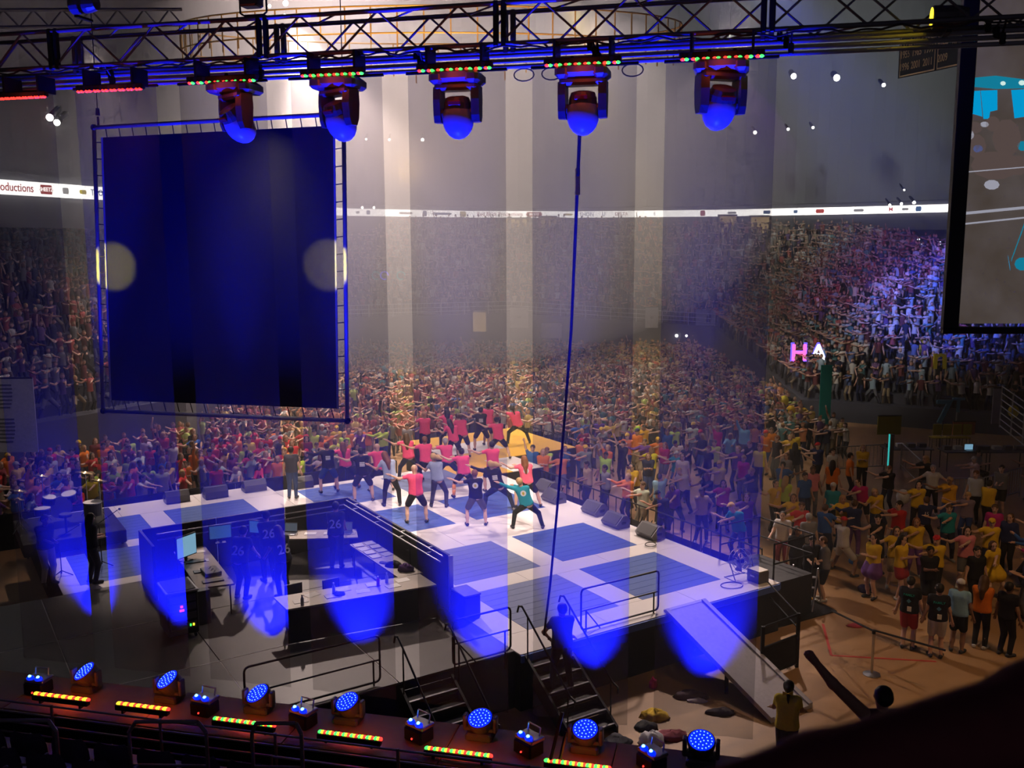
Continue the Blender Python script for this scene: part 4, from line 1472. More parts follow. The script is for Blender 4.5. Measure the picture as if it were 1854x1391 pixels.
monitor(-.6, 11.0, face(-.6, 11) - .75, .62, .52, TZ, 'brightscreen', 'bright flat monitor at the left end of the booth')
monitor(-1.35, 10.0, face(-1.3, 10) - .1, .55, .36, TZ + .05, 'bluescreen', 'smaller cyan monitor beside the bright one')
monitor(-1.5, 9.1, face(-1.5, 9.1) + .5, .3, .34, TZ, 'bluescreen', 'slim lit monitor in front of a crew member')
for i in range(3):
    lay('keyboard', -.4 + .75 * i, 10.85, .18, .45, .025, 'plastic', 'black keyboard on the left booth table, %s from the screens' % ords[i], 'keyboard', .1, 'keyboards')
mx = empty('mixing_console', SM @ Matrix.Translation((.55, 10.75, TZ)))
tag(mx, 'small mixing console with pale faders on the left booth table', 'mixer')
MB().box((0, 0, .04), (.5, .35, .08), ch=.01).build('body', M['plastic'], mx)
for i in range(8):
    MB().box((-.2 + i * .055, -.05 + .03 * (i % 3), .085), (.02, .03, .015)).build('fader', M['paper'], mx)
for i, (u, v, c, lb) in enumerate([(3.35, 7.95, 'pinkb', 'magenta'), (3.25, 7.7, 'clearb', 'clear'), (3.2, 8.9, 'clearb', 'small clear'), (3.5, 9.7, 'clearb', 'clear tabletop-end')]):
    if 'pinkb' not in M:
        M['pinkb'] = mat('magenta_bottle', (.6, .05, .2), .3)
        M['clearb'] = mat('clear_bottle', (.55, .6, .7), .15)
    r = empty('bottle', SM @ Matrix.Translation((u, v, TZ)))
    tag(r, lb + ' bottle standing on the nearest booth table', 'bottle')
    MB().lathe([(.033, 0), (.036, .02), (.036, .14), (.016, .18), (.016, .2)], 10).build('body', M[c], r, smooth=True)
    MB().lathe([(.018, .2), (.018, .225)], 10).build('cap', M['paper'], r)
M['purplec'] = mat('purple_knit', (.10, .04, .16), .95)


def heap(name, p, s, m, label, cat, seed, M4=None):
    r = random.Random(seed)
    mb = MB()
    n, k = 14, 7
    vs = []
    for j in range(k + 1):
        th = math.pi / 2 * j / k
        for i in range(n):
            a = 2 * math.pi * i / n
            q = 1 + .35 * math.sin(3 * a + seed) * math.sin(th) + r.uniform(-.16, .16)
            vs.append((s[0] * q * math.cos(th) * math.cos(a), s[1] * q * math.cos(th) * math.sin(a), s[2] * math.sin(th) * (1 + r.uniform(-.2, .3))))
    fs = [(j * n + i, j * n + (i + 1) % n, (j + 1) * n + (i + 1) % n, (j + 1) * n + i) for j in range(k) for i in range(n)]
    mb.add(vs, fs + [tuple(range(n - 1, -1, -1))])
    o = mb.build(name, m, smooth=True, loc=p)
    return tag(o, label, cat)


def cm(name, c):
    if name not in M:
        M[name] = mat(name, c, .9, noise=.25, scale=14)
    return M[name]


heap('knit_hat', SW(2.75, 7.0, TZ), (.18, .16, .14), M['purplec'], 'purple knitted hat lying on the wall-side booth table', 'hat', 3)
heap('bag', SW(2.35, 7.1, TZ), (.2, .14, .10), cm('black_nylon', (.02, .02, .025)), 'black bag on the wall-side booth table', 'bag', 4)
heap('glove', SW(2.05, 7.2, TZ), (.12, .09, .05), cm('cream_cotton', (.5, .45, .36)), 'pale crumpled cloth on the wall-side booth table', 'cloth', 5)
heap('headset', SW(3.35, 8.85, TZ), (.13, .12, .06), cm('black_nylon', (.02, .02, .025)), 'black headset lying on the nearest booth table', 'headset', 6)

# equipment rack
rk = empty('equipment_rack', SM)
tag(rk, 'black wheeled equipment rack with red display at the booth corner', 'rack')
MB().box((1.75, 11.75, ST + .55), (.8, .62, .9), ch=.02).build('case', M['black'], rk)
MB().box((1.75, 11.75, ST + 1.02), (.84, .66, .04), ch=.01).build('top_panel', M['steel'], rk)
MB().box((1.75, 11.75, ST + 1.045), (.74, .56, .012)).build('top_mat', M['deck'], rk)
for z_ in (.3, .5, .7, .88):
    MB().box((2.16, 11.75, ST + z_), (.02, .52, .14), ch=.004).build('rack_unit', M['plastic'], rk)
for (v, z_, m, w) in [(11.78, .64, 'red', .09), (11.78, .72, 'red', .05), (11.72, .52, 'bluelens', .04), (11.62, .3, 'green', .03), (11.56, .3, 'yel_led', .03)]:
    MB().box((2.175, v, ST + z_), (.012, w, .045)).build('indicator', M[m], rk)
for du in (-.33, .33):
    for dv in (-.24, .24):
        MB().tube((1.75 + du, 11.75 + dv - .02, ST + .05), (1.75 + du, 11.75 + dv + .02, ST + .05), .05, n=8).build('castor', M['rubber'], rk)
rk2 = lay('drawer_unit', 1.35, 11.25, .45, .4, .75, 'plastic', 'lower case with pale top beside the equipment rack', 'case', z=ST)

# ================================================================== RIGHT SIDE FLOOR
def barrier(label, u0, u1, v, n, h=1.1, z=0.):
    r = empty('crowd_barrier', SM)
    tag(r, label, 'barrier', 'black barriers beside the stage')
    MB().tube((u0, v, h), (u1, v, h), .025).build('top_rail', M['blackmetal'], r)
    MB().tube((u0, v, .15), (u1, v, .15), .02).build('bottom_rail', M['blackmetal'], r)
    for i in range(n + 1):
        u = u0 + (u1 - u0) * i / n
        MB().tube((u, v, 0), (u, v, h), .016, n=6).build('upright', M['blackmetal'], r)
    for u in (u0 + .2, u1 - .2):
        MB().tube((u, v, h * .7), (u, v + .5, 0.02), .018, n=6).build('stay', M['blackmetal'], r)
    MB().box(((u0 + u1) / 2, v - .03, .35), (u1 - u0 - .05, .012, .42)).build('kick_sheet', M['skirt'], r)


for i in range(5):
    barrier('black crowd barrier beside the stage, %s' % ['nearest the fan', 'second from the fan', 'third from the fan', 'fourth from the fan', 'farthest, by the yellow runway'][i], 4.3 - i * 2.35 - 2.3, 4.3 - i * 2.35, -2.75, 6)
for i in range(4):
    barrier('black barrier around the yellow runway, %s' % ['near corner', 'second', 'third', 'far corner'][i], -13.2 + 1.4 * i, -13.2 + 1.4 * i + 1.3, -6.9, 4)
for i in range(5):
    barrier('black barrier behind the rear stage edge, %s from the drum kit' % ords[4 - i], -10.6, -10.3, 2 + i * 2.2, 1) if False else None
rb2 = empty('rear_barrier', SM)
tag(rb2, 'long black barrier between the rear crowd and the stage', 'barrier')
for i in range(7):
    v = 1. + i * 2.0
    MB().box((-10.4, v + 1., .55), (.04, 1.94, 1.08), ch=.01).build('barrier_panel', M['skirt'], rb2)
    MB().tube((-10.35, v, 0), (-10.35, v, 1.12), .025, n=6).build('post', M['blackmetal'], rb2)
MB().tube((-10.38, 1, 1.12), (-10.38, 15, 1.12), .025, n=6).build('top_rail', M['blackmetal'], rb2)

# side platform with gate, ladder and plate at the stage corner
pf = empty('side_platform')
tag(pf, 'black side platform with rails at the stage corner', 'platform')
A, B, Cc, D = atz(1385, 1062, 0.0), atz(1440, 1205, 0), atz(1510, 1110, 0), atz(1410, 1050, 0)
q = [Vector((*SW(6.2, -1.1)[:2], 0)), Vector((*SW(6.2, -2.5)[:2], 0)), Vector((*SW(4.4, -2.5)[:2], 0)), Vector((*SW(4.4, -1.1)[:2], 0))]
MB().prism([(p.x, p.y) for p in q], 0, 1.05).build('body', M['black'], pf)
for a, b in zip(q, q[1:]):
    for z_ in (1.55, 2.05):
        MB().tube(a + Vector((0, 0, z_)), b + Vector((0, 0, z_)), .02).build('rail', M['blackmetal'], pf)
for a in q:
    MB().tube(a + Vector((0, 0, 1.0)), a + Vector((0, 0, 2.07)), .024).build('post', M['blackmetal'], pf)
ld = empty('step_ladder')
tag(ld, 'small metal step ladder with yellow feet standing on the dark plate', 'ladder')
l0, l1 = atz(1425, 1100, .1), atz(1470, 1108, .1)
for p in (l0, l1):
    MB().tube(p, p + Vector((.22, .35, 1.0)), .02).build('side_rail', M['steel'], ld)
    MB().tube(p + Vector((.44, .7, 0)), p + Vector((.22, .35, 1.0)), .018).build('back_leg', M['steel'], ld)
for t in (.25, .5, .75):
    MB().box(tuple((l0 + l1) / 2 + Vector((.22, .35, 1.)) * t), ((l1 - l0).length, .12, .02)).build('tread', M['yellow'] if t < .3 else M['steel'], ld)
dp = [atz(1400, 1140, 0), atz(1440, 1120, 0), atz(1515, 1108, 0), atz(1450, 1075, 0)]
tag(MB().prism([(p.x, p.y) for p in (dp[0], dp[2], dp[3])], .0, .03).build('floor_plate', M['black']), 'dark plate on the floor at the barrier opening', 'floor mat')
# open steel gate frame by the ramp
gt = empty('steel_gate')
tag(gt, 'black square gate frame beside the ramp', 'gate')
ga, gb = atz(1378, 1235, 0.0), atz(1442, 1208, 0.0)
for p in (ga, gb):
    MB().box((p.x, p.y, .62), (.07, .07, 1.24)).build('post', M['blackmetal'], gt)
for z_ in (1.22, .75, .1):
    MB().tube(ga + Vector((0, 0, z_)), gb + Vector((0, 0, z_)), .025).build('bar', M['blackmetal'], gt)
MB().add([ga + Vector((0, 0, .1)), gb + Vector((0, 0, .1)), gb + Vector((0, 0, .75)), ga + Vector((0, 0, .75)), ga + Vector((0, .02, .1)), gb + Vector((0, .02, .1)), gb + Vector((0, .02, .75)), ga + Vector((0, .02, .75))], [(0, 1, 2, 3), (7, 6, 5, 4), (3, 2, 6, 7)]).build('infill', M['skirt'], gt)
g2 = atz(1330, 1120, 0.6)
for z_ in (1.2, .9):
    MB().tube(gb + Vector((0, 0, z_)), SW(6.3, -.8, z_), .018).build('side_bar', M['blackmetal'], gt)

# stanchion with belt
sp = atz(1578, 1222, 0)
sn = empty('stanchion', Matrix.Translation(sp))
tag(sn, 'chrome queue post on a round base', 'stanchion')
MB().lathe([(.18, 0), (.18, .02), (.05, .045)], 24).build('base', M['steel'], sn)
MB().tube((0, 0, .03), (0, 0, .98), .028, n=12).build('pole', M['steel'], sn)
MB().lathe([(.04, .93), (.04, 1.0), (.02, 1.02)], 12).build('belt_head', M['black'], sn)
for (a, b, lb) in [((1506, 1106), (1580, 1142), 'black belt from the barrier opening to the queue post'), ((1584, 1142), (1712, 1178), 'black belt from the queue post towards the two men in black')]:
    pa, pb = atz(*a, .93), atz(*b, .93)
    tag(MB().tube(pa, pb, .022, n=6).build('queue_belt', M['rubber']), lb, 'belt')
for (a, b, lb) in [((1490, 1130), (1505, 1187), 'short red tape line on the floor by the platform'), ((1505, 1187), (1695, 1198), 'long red tape line on the floor behind the queue post')]:
    pa, pb = atz(*a, 0.004), atz(*b, 0.004)
    d = (pb - pa).normalized()
    nn = Vector((-d.y, d.x, 0)) * .03
    tag(MB().prism([(p.x, p.y) for p in (pa - nn, pb - nn, pb + nn, pa + nn)], .001, .005).build('floor_tape', M['redtape']), lb, 'tape')

# clothes and bags left on the floor
for i, (px, py, s, c, nm, lb, ct) in enumerate([(1185, 1300, (.28, .2, .16), (.75, .5, .05), 'jacket', 'yellow jacket dropped at the foot of the stairs', 'jacket'), (1170, 1318, (.22, .18, .1), (.03, .03, .03), 'bag', 'black bag under the yellow jacket', 'bag'),
                                               (1250, 1262, (.35, .18, .12), (.14, .1, .12), 'shoes_pile', 'dark bundle under the stage front', 'clothes'), (1262, 1270, (.2, .1, .05), (.5, .45, .5), 'towel', 'pale towel beside the dark bundle', 'towel'),
                                               (1305, 1292, (.28, .14, .1), (.05, .04, .05), 'jacket', 'dark jacket lying alone on the floor below the ramp', 'jacket'), (1180, 1345, (.25, .2, .2), (.6, .6, .62), 'plastic_bag', 'white plastic bag by the rightmost floodlight', 'bag'),
                                               (1215, 1335, (.3, .2, .12), (.25, .06, .08), 'backpack', 'dark red backpack behind the white bag', 'bag'), (1120, 1345, (.25, .25, .1), (.04, .04, .05), 'coat', 'black coat at the foot of the second stairs', 'coat'),
                                               (1182, 1245, (.09, .09, .2), (.5, .03, .12), 'pink_pouch', 'pink pouch under the stage front by the stairs', 'pouch'), (1548, 1134, (.2, .12, .05), (.4, .05, .08), 'cap', 'small red cloth on the floor near the belt', 'cloth'),
                                               (1568, 1070, (.22, .2, .18), (.03, .02, .05), 'rucksack', 'dark rucksack at the feet of the woman in the tutu', 'bag'), (1545, 1020, (.12, .12, .22), (.05, .25, .7), 'ball', 'blue ball on the floor behind the dancer in white', 'ball')]):
    heap(nm, atz(px, py, 0), s, cm('cloth_%d' % i, c), lb, ct, i + 20)

# ------------------------------------------------------------------ far right: barricades, tables, signs
def bike_rack(a, b, label):
    r = empty('bike_rack_barrier')
    tag(r, label, 'barrier', 'steel barricades')
    a, b = Vector(a), Vector(b)
    for z_ in (.2, 1.08):
        MB().tube(a + Vector((0, 0, z_)), b + Vector((0, 0, z_)), .022, n=6).build('rail', M['steel'], r)
    n = int((b - a).length / .16)
    for i in range(n + 1):
        p = a.lerp(b, i / n)
        MB().tube(p + Vector((0, 0, .2)), p + Vector((0, 0, 1.08)), .011, n=5).build('bar', M['steel'], r)
    for p in (a, b):
        MB().tube(p, p + Vector((0, 0, 1.08)), .022, n=6).build('leg', M['steel'], r)


bike_rack(atz(1718, 922, 0), atz(1775, 920, 0), 'steel barricade behind the man with spread arms, left piece')
bike_rack(atz(1778, 920, 0), atz(1845, 900, 0), 'steel barricade behind the man with spread arms, right piece')
bike_rack(atz(1512, 858, 0), atz(1600, 852, 0), 'steel barricade beside the green-lit post')
bike_rack(atz(1630, 850, 0), atz(1665, 885, 0), 'steel barricade slanting towards the camera')
M['green_cloth'] = mat('sea_green_cloth', (.02, .42, .36), .8)
M['greenglow'] = emat('green_lit_edge', (.05, .75, .7), .6)
M['neon_pink'] = emat('neon_magenta', (1., .12, .45), 2.2)
M['neon_blue'] = emat('neon_blue', (.12, .08, 1.), 2.0)
M['neon_white'] = emat('neon_white', (.9, .9, 1.), 2.4)
M['dotlight'] = emat('white_dot_lamp', (.85, .95, 1.), 3.)
gp = empty('drape_banner')
tag(gp, 'tall sea-green drape at the corner of the crowd tier', 'drape')
p0 = atz(1490, 815, 0)
MB().box((0, 0, 2.0), (.5, .06, 3.6), ch=.01).build('cloth', M['green_cloth'], gp, M4=Matrix.Translation(p0))
MB().tube((0, .06, 0), (0, .06, 3.9), .03).build('pole', M['blackmetal'], gp, M4=Matrix.Translation(p0))
gp = empty('lit_post')
tag(gp, 'post with a glowing green edge by the dark mixing area', 'post')
p0 = atz(1607, 880, 0)
MB().box((.06, 0, 1.0), (.16, .12, 2.0), ch=.01).build('post_body', M['plastic'], gp, M4=Matrix.Translation(p0))
MB().box((-.04, -.02, 1.1), (.03, .08, 1.8)).build('glow_strip', M['greenglow'], gp, M4=Matrix.Translation(p0))
for (px, py, lb) in [(1640, 845, 'left one in the dark mixing area'), (1745, 850, 'under the yellow chairs in the dark mixing area'), (1815, 850, 'at the right edge of the dark mixing area')]:
    r = empty('work_table', Matrix.Translation(atz(px, py, 0)))
    tag(r, 'dark work table, ' + lb, 'table', 'mixing area tables')
    MB().box((0, 0, .78), (1.9, .8, .05), ch=.01).build('table_top', M['plastic'], r)
    for sx_ in (-.85, .85):
        for sy_ in (-.33, .33):
            MB().tube((sx_, sy_, 0), (sx_, sy_, .76), .02, n=6).build('leg', M['blackmetal'], r)
    for q_ in range(4):
        MB().box((-.7 + q_ * .45, .1, .88), (.3, .25, .16), ch=.01).build('console', M['paper'] if q_ == 1 else M['plastic'], r)
for i in range(4):
    r = empty('yellow_chair', Matrix.Translation(atz(1695 + i * 18, 812, 0)))
    tag(r, 'yellow chair back in the dark mixing area, %s from the left' % ords[i], 'chair', 'yellow chairs')
    MB().box((0, 0, .85), (.4, .05, .5), ch=.02).build('backrest', cm('yellow_plastic', (.55, .42, .03)), r)
    MB().box((0, .2, .46), (.4, .4, .04), ch=.01).build('seat', cm('yellow_plastic', (.55, .42, .03)), r)
    for sx_ in (-.17, .17):
        for sy_ in (.05, .36):
            MB().tube((sx_, sy_, 0), (sx_, sy_, .46), .013, n=5).build('leg', M['blackmetal'], r)
# hand-made letters
def letter(txt, px, py, Y, size, m, label, back=None, thick=.06):
    r = empty('letter_sign', Matrix.Translation(aty(px, py, Y)))
    tag(r, label, 'sign')
    fr = frame((1, 0, 0), (0, 0, 1), (0, 0, 0))
    put('letter', text_mesh(txt, size, M[m], thick), r, M4=fr)
    if back:
        put('letter_backing', text_mesh(txt, size * 1.18, M[back], thick * .5), r, M4=fr @ Matrix.Translation((0, 0, -.08)))
    MB().tube((0, .1, -size * .3), (0, .1, -size * 1.2), .03).build('stick', M['steel'], r)


letter('H', 1447, 640, 52, 1.25, 'neon_pink', 'neon letter sign with a red core held above the crowd', 'neon_blue')
letter('A', 1482, 640, 52, 1.25, 'neon_white', 'white-edged neon letter sign above the crowd', 'neon_blue')
M['lightblue'] = mat('sky_blue_card', (.10, .30, .42), .7)
letter('7', 1708, 748, 42, 1.5, 'lightblue', 'large pale blue number card hung on the tier front')
letter('T', 1735, 735, 42, .9, 'lightblue', 'smaller tilted pale blue letter card on the tier front')
M['ochre'] = mat('ochre_card', (.55, .42, .03), .7)
letter('n', 1702, 650, 47, 1.6, 'ochre', 'yellow arch-shaped letter held in the blue-lit crowd')
letter('i', 1668, 632, 50, 1.4, 'ochre', 'narrow yellow letter held in the blue-lit crowd')


def banner(px, py, Y, w, h, c, label, cat='banner', txt=None, tcol=None, tail=False, tilt=0.):
    r = empty('hanging_banner', Matrix.Translation(aty(px, py, Y)) @ Matrix.Rotation(tilt, 4, 'Y'))
    tag(r, label, cat)
    poly = [(-w / 2, -h / 2), (0, -h / 2 - (h * .2 if tail else 0)), (w / 2, -h / 2), (w / 2, h / 2), (-w / 2, h / 2)]
    fr = frame((1, 0, 0), (0, 0, 1), (0, 0, 0))
    MB().prism(poly, -.02, .02).build('cloth', cm('banner_%d_%d' % (px, py), c), r, M4=fr)
    MB().tube((-w / 2, -.02, h / 2), (w / 2, -.02, h / 2), .03).build('header_rod', M['blackmetal'], r)
    if txt:
        put('lettering', text_mesh(txt, h * .3, M[tcol or 'ink_grey'], .005), r, M4=fr @ Matrix.Translation((0, 0, .03)))
    return r


M['dkink'] = mat('dark_ink', (.08, .08, .10), .8)
banner(1288, 576, 73.5, 2.4, 1.5, (.30, .32, .34), 'wide pale banner on the far tier wall')
banner(1317, 588, 73.2, 1.0, 2.0, (.55, .52, .42), 'white pointed pennant on the far wall, left one', tail=True, txt='H', tcol='dkink')
banner(1337, 588, 73.2, 1.0, 2.0, (.55, .52, .42), 'white pointed pennant on the far wall, right one', tail=True, txt='H', tcol='dkink')
banner(1427, 592, 66, 2.0, 1.3, (.75, .22, .08), 'orange cloth banner slanting above the crowd', tilt=-.25)
banner(1420, 606, 66.5, 2., .8, (.6, .42, .02), 'yellow board below the orange banner')
banner(940, 575, 74, 1.4, 1.6, (.4, .4, .42), 'pale placard hung in the middle of the far wall', txt='=', tcol='dkink')
banner(1180, 575, 74, 1.0, 1.6, (.4, .4, .42), 'pale placard on the far wall right of the rope', txt='=', tcol='dkink')
banner(998, 598, 73, 1.6, 1.2, (.35, .35, .37), 'grey sheet hung low on the far wall left of the rope')
banner(1745, 775, 42, 1.0, .6, (.6, .16, .08), 'orange-red cloth draped on the tier front')
banner(1805, 735, 41.5, .4, 1.6, (.4, .36, .46), 'striped pale pole banner at the tier end')
banner(1610, 770, 44, 1.1, .9, (.45, .38, .03), 'yellow cloth hung on the tier rail')
sb = banner(12, 752, 30, 1.85, 2.4, (.42, .40, .45), 'large grey sign with a striped round letter at the left edge')
for (cz, s_) in ((.55, 1), (-.55, 1)):
    for i in range(7):
        h_ = .12 * i
        w_ = math.sqrt(max(.02, .62 - (h_ - .2) ** 2)) * .8
        MB().box((-.15, -.035, cz + .42 - h_), (w_ * 1.3, .01, .05)).build('letter_stripe', M['dkink'], sb)
# dotted light letters held high in the far tier
for (px, lb, pat) in [(1640, 'left group', ['11111', '1...1', '.1.1.', '1...1', '..1..']), (1664, 'middle group', ['.11.', '1.1.', '11.1', '.1..']), (1692, 'right group by the projection screen', ['.11.11.', '1..1..1', '11.1.11', '1.1.1.1', '11...11', '.11.11.'])]:
    r = empty('light_letter', Matrix.Translation(aty(px, 445, 76)))
    tag(r, 'letter made of small white lights in the far stand, ' + lb, 'light sign')
    MB().box((0, .1, 0), (1.0, .05, 1.3)).build('backing', M['black'], r)
    for j, row in enumerate(pat):
        for i, ch in enumerate(row):
            if ch == '1':
                b = MB()
                spherecap(b, ((i - len(row) / 2) * .17, 0, .5 - j * .2), .05, None, 6, 4)
                b.build('dot_lamp', M['dotlight'], r)
# neon hoops far left of the middle
for i, (px, lb) in enumerate([(681, 'left'), (696, 'middle blue'), (726, 'right')]):
    p = aty(px, 499, 70)
    tag(MB().path([p + Vector((.28 * math.cos(a), 0, .28 * math.sin(a))) for a in np.linspace(0, 5.2, 14)], .035, 5).build('glow_hoop', M['neon_blue'] if i == 1 else M['greenglow']), 'small glowing hoop in the far crowd, ' + lb, 'hoop')
# rail on the tier end at the right edge
tr_ = empty('tier_railing')
tag(tr_, 'grey multi-bar railing at the near corner of the crowd tier', 'railing')
ra, rb3 = aty(1815, 700, 40), aty(1880, 745, 36.5)
for i in range(7):
    dz = Vector((0, 0, -i * .28))
    MB().tube(ra + dz, rb3 + dz, .025, n=6).build('bar', M['steel'], tr_)
for t in (0, .33, .66, 1):
    p = ra.lerp(rb3, t)
    MB().tube(p + Vector((0, 0, .05)), p + Vector((0, 0, -1.75)), .03, n=6).build('post', M['steel'], tr_)
fr2 = empty('far_railing')
tag(fr2, 'grey railing along the front of the far seating tier', 'railing')
ptsr = [Vector((p[0], p[1], 0)) for p in TPTS[2:5]]
for z_ in (.3, .6, .95):
    MB().path([Vector((p[0], p[1] - .05, p[2] + z_)) for p in TPTS[2:5]], .025, 5).build('bar', M['steel'], fr2)
ptsr = [Vector(p) for p in TPTS[2:5]]
for a, b in zip(ptsr, ptsr[1:]):
    for i in range(8):
        p = a.lerp(b, i / 8) + Vector((0, -.05, 0))
        MB().tube(p, p + Vector((0, 0, .96)), .03, n=5).build('post', M['steel'], fr2)
# ================================================================== PEOPLE
def nets(V, lo, h):
    s = V < 0
    sh = [V[i:V.shape[0] - 1 + i, j:V.shape[1] - 1 + j, k:V.shape[2] - 1 + k] for i in (0, 1) for j in (0, 1) for k in (0, 1)]
    off = np.array([(i, j, k) for i in (0, 1) for j in (0, 1) for k in (0, 1)], float)
    cnt = sum((c < 0).astype(np.int8) for c in sh)
    act = (cnt > 0) & (cnt < 8)
    n = int(act.sum())
    idx = -np.ones(act.shape, np.int64)
    idx[act] = np.arange(n)
    cv = np.stack([c[act] for c in sh], 1)
    acc = np.zeros((n, 3))
    num = np.zeros(n)
    for a in range(8):
        for b in range(a + 1, 8):
            if abs(off[a] - off[b]).sum() != 1:
                continue
            va, vb = cv[:, a], cv[:, b]
            x = (va < 0) != (vb < 0)
            t = va[x] / (va[x] - vb[x])
            acc[x] += off[a] + (off[b] - off[a]) * t[:, None]
            num[x] += 1
    P = np.argwhere(act) + acc / num[:, None]
    P = np.array(lo) + P * h
    F = []
    for ax in range(3):
        o1, o2 = [a for a in range(3) if a != ax]
        sl = [slice(1, -1)] * 3
        sa, sb = list(sl), list(sl)
        sa[ax] = slice(0, -1)
        sb[ax] = slice(1, None)
        A, B = s[tuple(sa)], s[tuple(sb)]
        x = np.argwhere(A != B)
        if not len(x):
            continue
        fl = A[tuple(x.T)]
        base = x.copy()
        base[:, o1] += 1
        base[:, o2] += 1
        q = []
        for d1, d2 in ((-1, -1), (0, -1), (0, 0), (-1, 0)):
            c = base.copy()
            c[:, o1] += d1
            c[:, o2] += d2
            q.append(idx[tuple(c.T)])
        q = np.stack(q, 1)
        if ax == 1:
            fl = ~fl
        q[~fl] = q[~fl][:, ::-1]
        F.append(q)
    F = np.concatenate(F)
    F = F[(F >= 0).all(1)]
    return P, F


def sdf_mesh(prims, h, k=.03, cut=None):
    """prims: (a, b, r0, r1) tapered capsules"""
    A = np.array([list(p[0]) for p in prims])
    B = np.array([list(p[1]) for p in prims])
    R = max(max(p[2], p[3]) for p in prims)
    lo = np.minimum(A, B).min(0) - R - 2.5 * h
    hi = np.maximum(A, B).max(0) + R + 2.5 * h
    n = np.ceil((hi - lo) / h).astype(int) + 1
    V = np.full(n, .3)
    ax = [lo[i] + h * np.arange(n[i]) for i in range(3)]
    for (a, b, r0, r1) in prims:
        a, b = np.array(a, float), np.array(b, float)
        m = max(r0, r1) + .09
        l = np.maximum(0, np.floor((np.minimum(a, b) - m - lo) / h).astype(int))
        u = np.minimum(n, np.ceil((np.maximum(a, b) + m - lo) / h).astype(int) + 1)
        X = ax[0][l[0]:u[0], None, None] - a[0]
        Y = ax[1][None, l[1]:u[1], None] - a[1]
        Z = ax[2][None, None, l[2]:u[2]] - a[2]
        d = b - a
        L = max(1e-9, d @ d)
        t = np.clip((X * d[0] + Y * d[1] + Z * d[2]) / L, 0, 1)
        D = np.sqrt((X - t * d[0]) ** 2 + (Y - t * d[1]) ** 2 + (Z - t * d[2]) ** 2) - (r0 + (r1 - r0) * t)
        S = V[l[0]:u[0], l[1]:u[1], l[2]:u[2]]
        hh = np.clip(.5 + .5 * (D - S) / k, 0, 1)
        V[l[0]:u[0], l[1]:u[1], l[2]:u[2]] = D * (1 - hh) + S * hh - k * hh * (1 - hh)
    if cut:
        for (p, nn) in cut:
            D = ((ax[0][:, None, None] - p[0]) * nn[0] + (ax[1][None, :, None] - p[1]) * nn[1] + (ax[2][None, None, :] - p[2]) * nn[2])
            V = np.maximum(V, D)
    return nets(V, lo, h)


def V3(*a):
    return np.array(a, float)


def ik(a, t, l1, l2, pole):
    d = t - a
    L = np.linalg.norm(d)
    L2 = min(L, (l1 + l2) * .995)
    dn = d / max(L, 1e-6)
    t = a + dn * L2
    x = (l1 * l1 - l2 * l2 + L2 * L2) / (2 * L2)
    hh = math.sqrt(max(0, l1 * l1 - x * x))
    p = np.array(pole, float)
    p = p - dn * (p @ dn)
    p = p / max(1e-6, np.linalg.norm(p))
    return a + dn * x + p * hh, t


def joints(pel=(0, 0, .93), tilt=(0, 0), ankL=(.11, 0, .07), ankR=(-.11, 0, .07), wrL=(.30, -.05, .85), wrR=(-.30, -.05, .85), twist=0., headtilt=(0, 0), kp=(0, -1, 0), ep=(0, 1, -.3), toe=(0, -1)):
    """facing -Y; own left is +X"""
    P = V3(*pel)
    up = V3(math.sin(tilt[0]), -math.sin(tilt[1]), 1)
    up /= np.linalg.norm(up)
    lat0 = V3(1, 0, 0)
    lat = V3(math.cos(twist), math.sin(twist), -up[0] * .5)
    lat /= np.linalg.norm(lat)
    chest = P + up * .36
    neck = P + up * .52
    hd = neck + up * .15 + V3(headtilt[0], headtilt[1] - .02, 0)
    J = dict(P=P, up=up, chest=chest, neck=neck, head=hd, lat=lat)
    shL, shR = P + up * .475 + lat * .165, P + up * .475 - lat * .165
    J['shL'], J['shR'] = shL, shR
    J['elL'], J['wrL'] = ik(shL, V3(*wrL), .28, .25, V3(*ep))
    J['elR'], J['wrR'] = ik(shR, V3(*wrR), .28, .25, V3(*ep))
    for s, sg in (('L', 1), ('R', -1)):
        hip = P + lat0 * sg * .09 + V3(0, 0, -.05)
        J['hip' + s] = hip
        a = ankL if s == 'L' else ankR
        q = V3(*kp) + V3(sg * .5, 0, 0) * (abs(a[0]) > .2)
        J['kn' + s], J['an' + s] = ik(hip, V3(*a), .43, .41, q)
        t = V3(toe[0] + sg * .25, toe[1], 0)
        J['to' + s] = J['an' + s] + t / np.linalg.norm(t) * .16 + V3(0, 0, -.035)
    return J


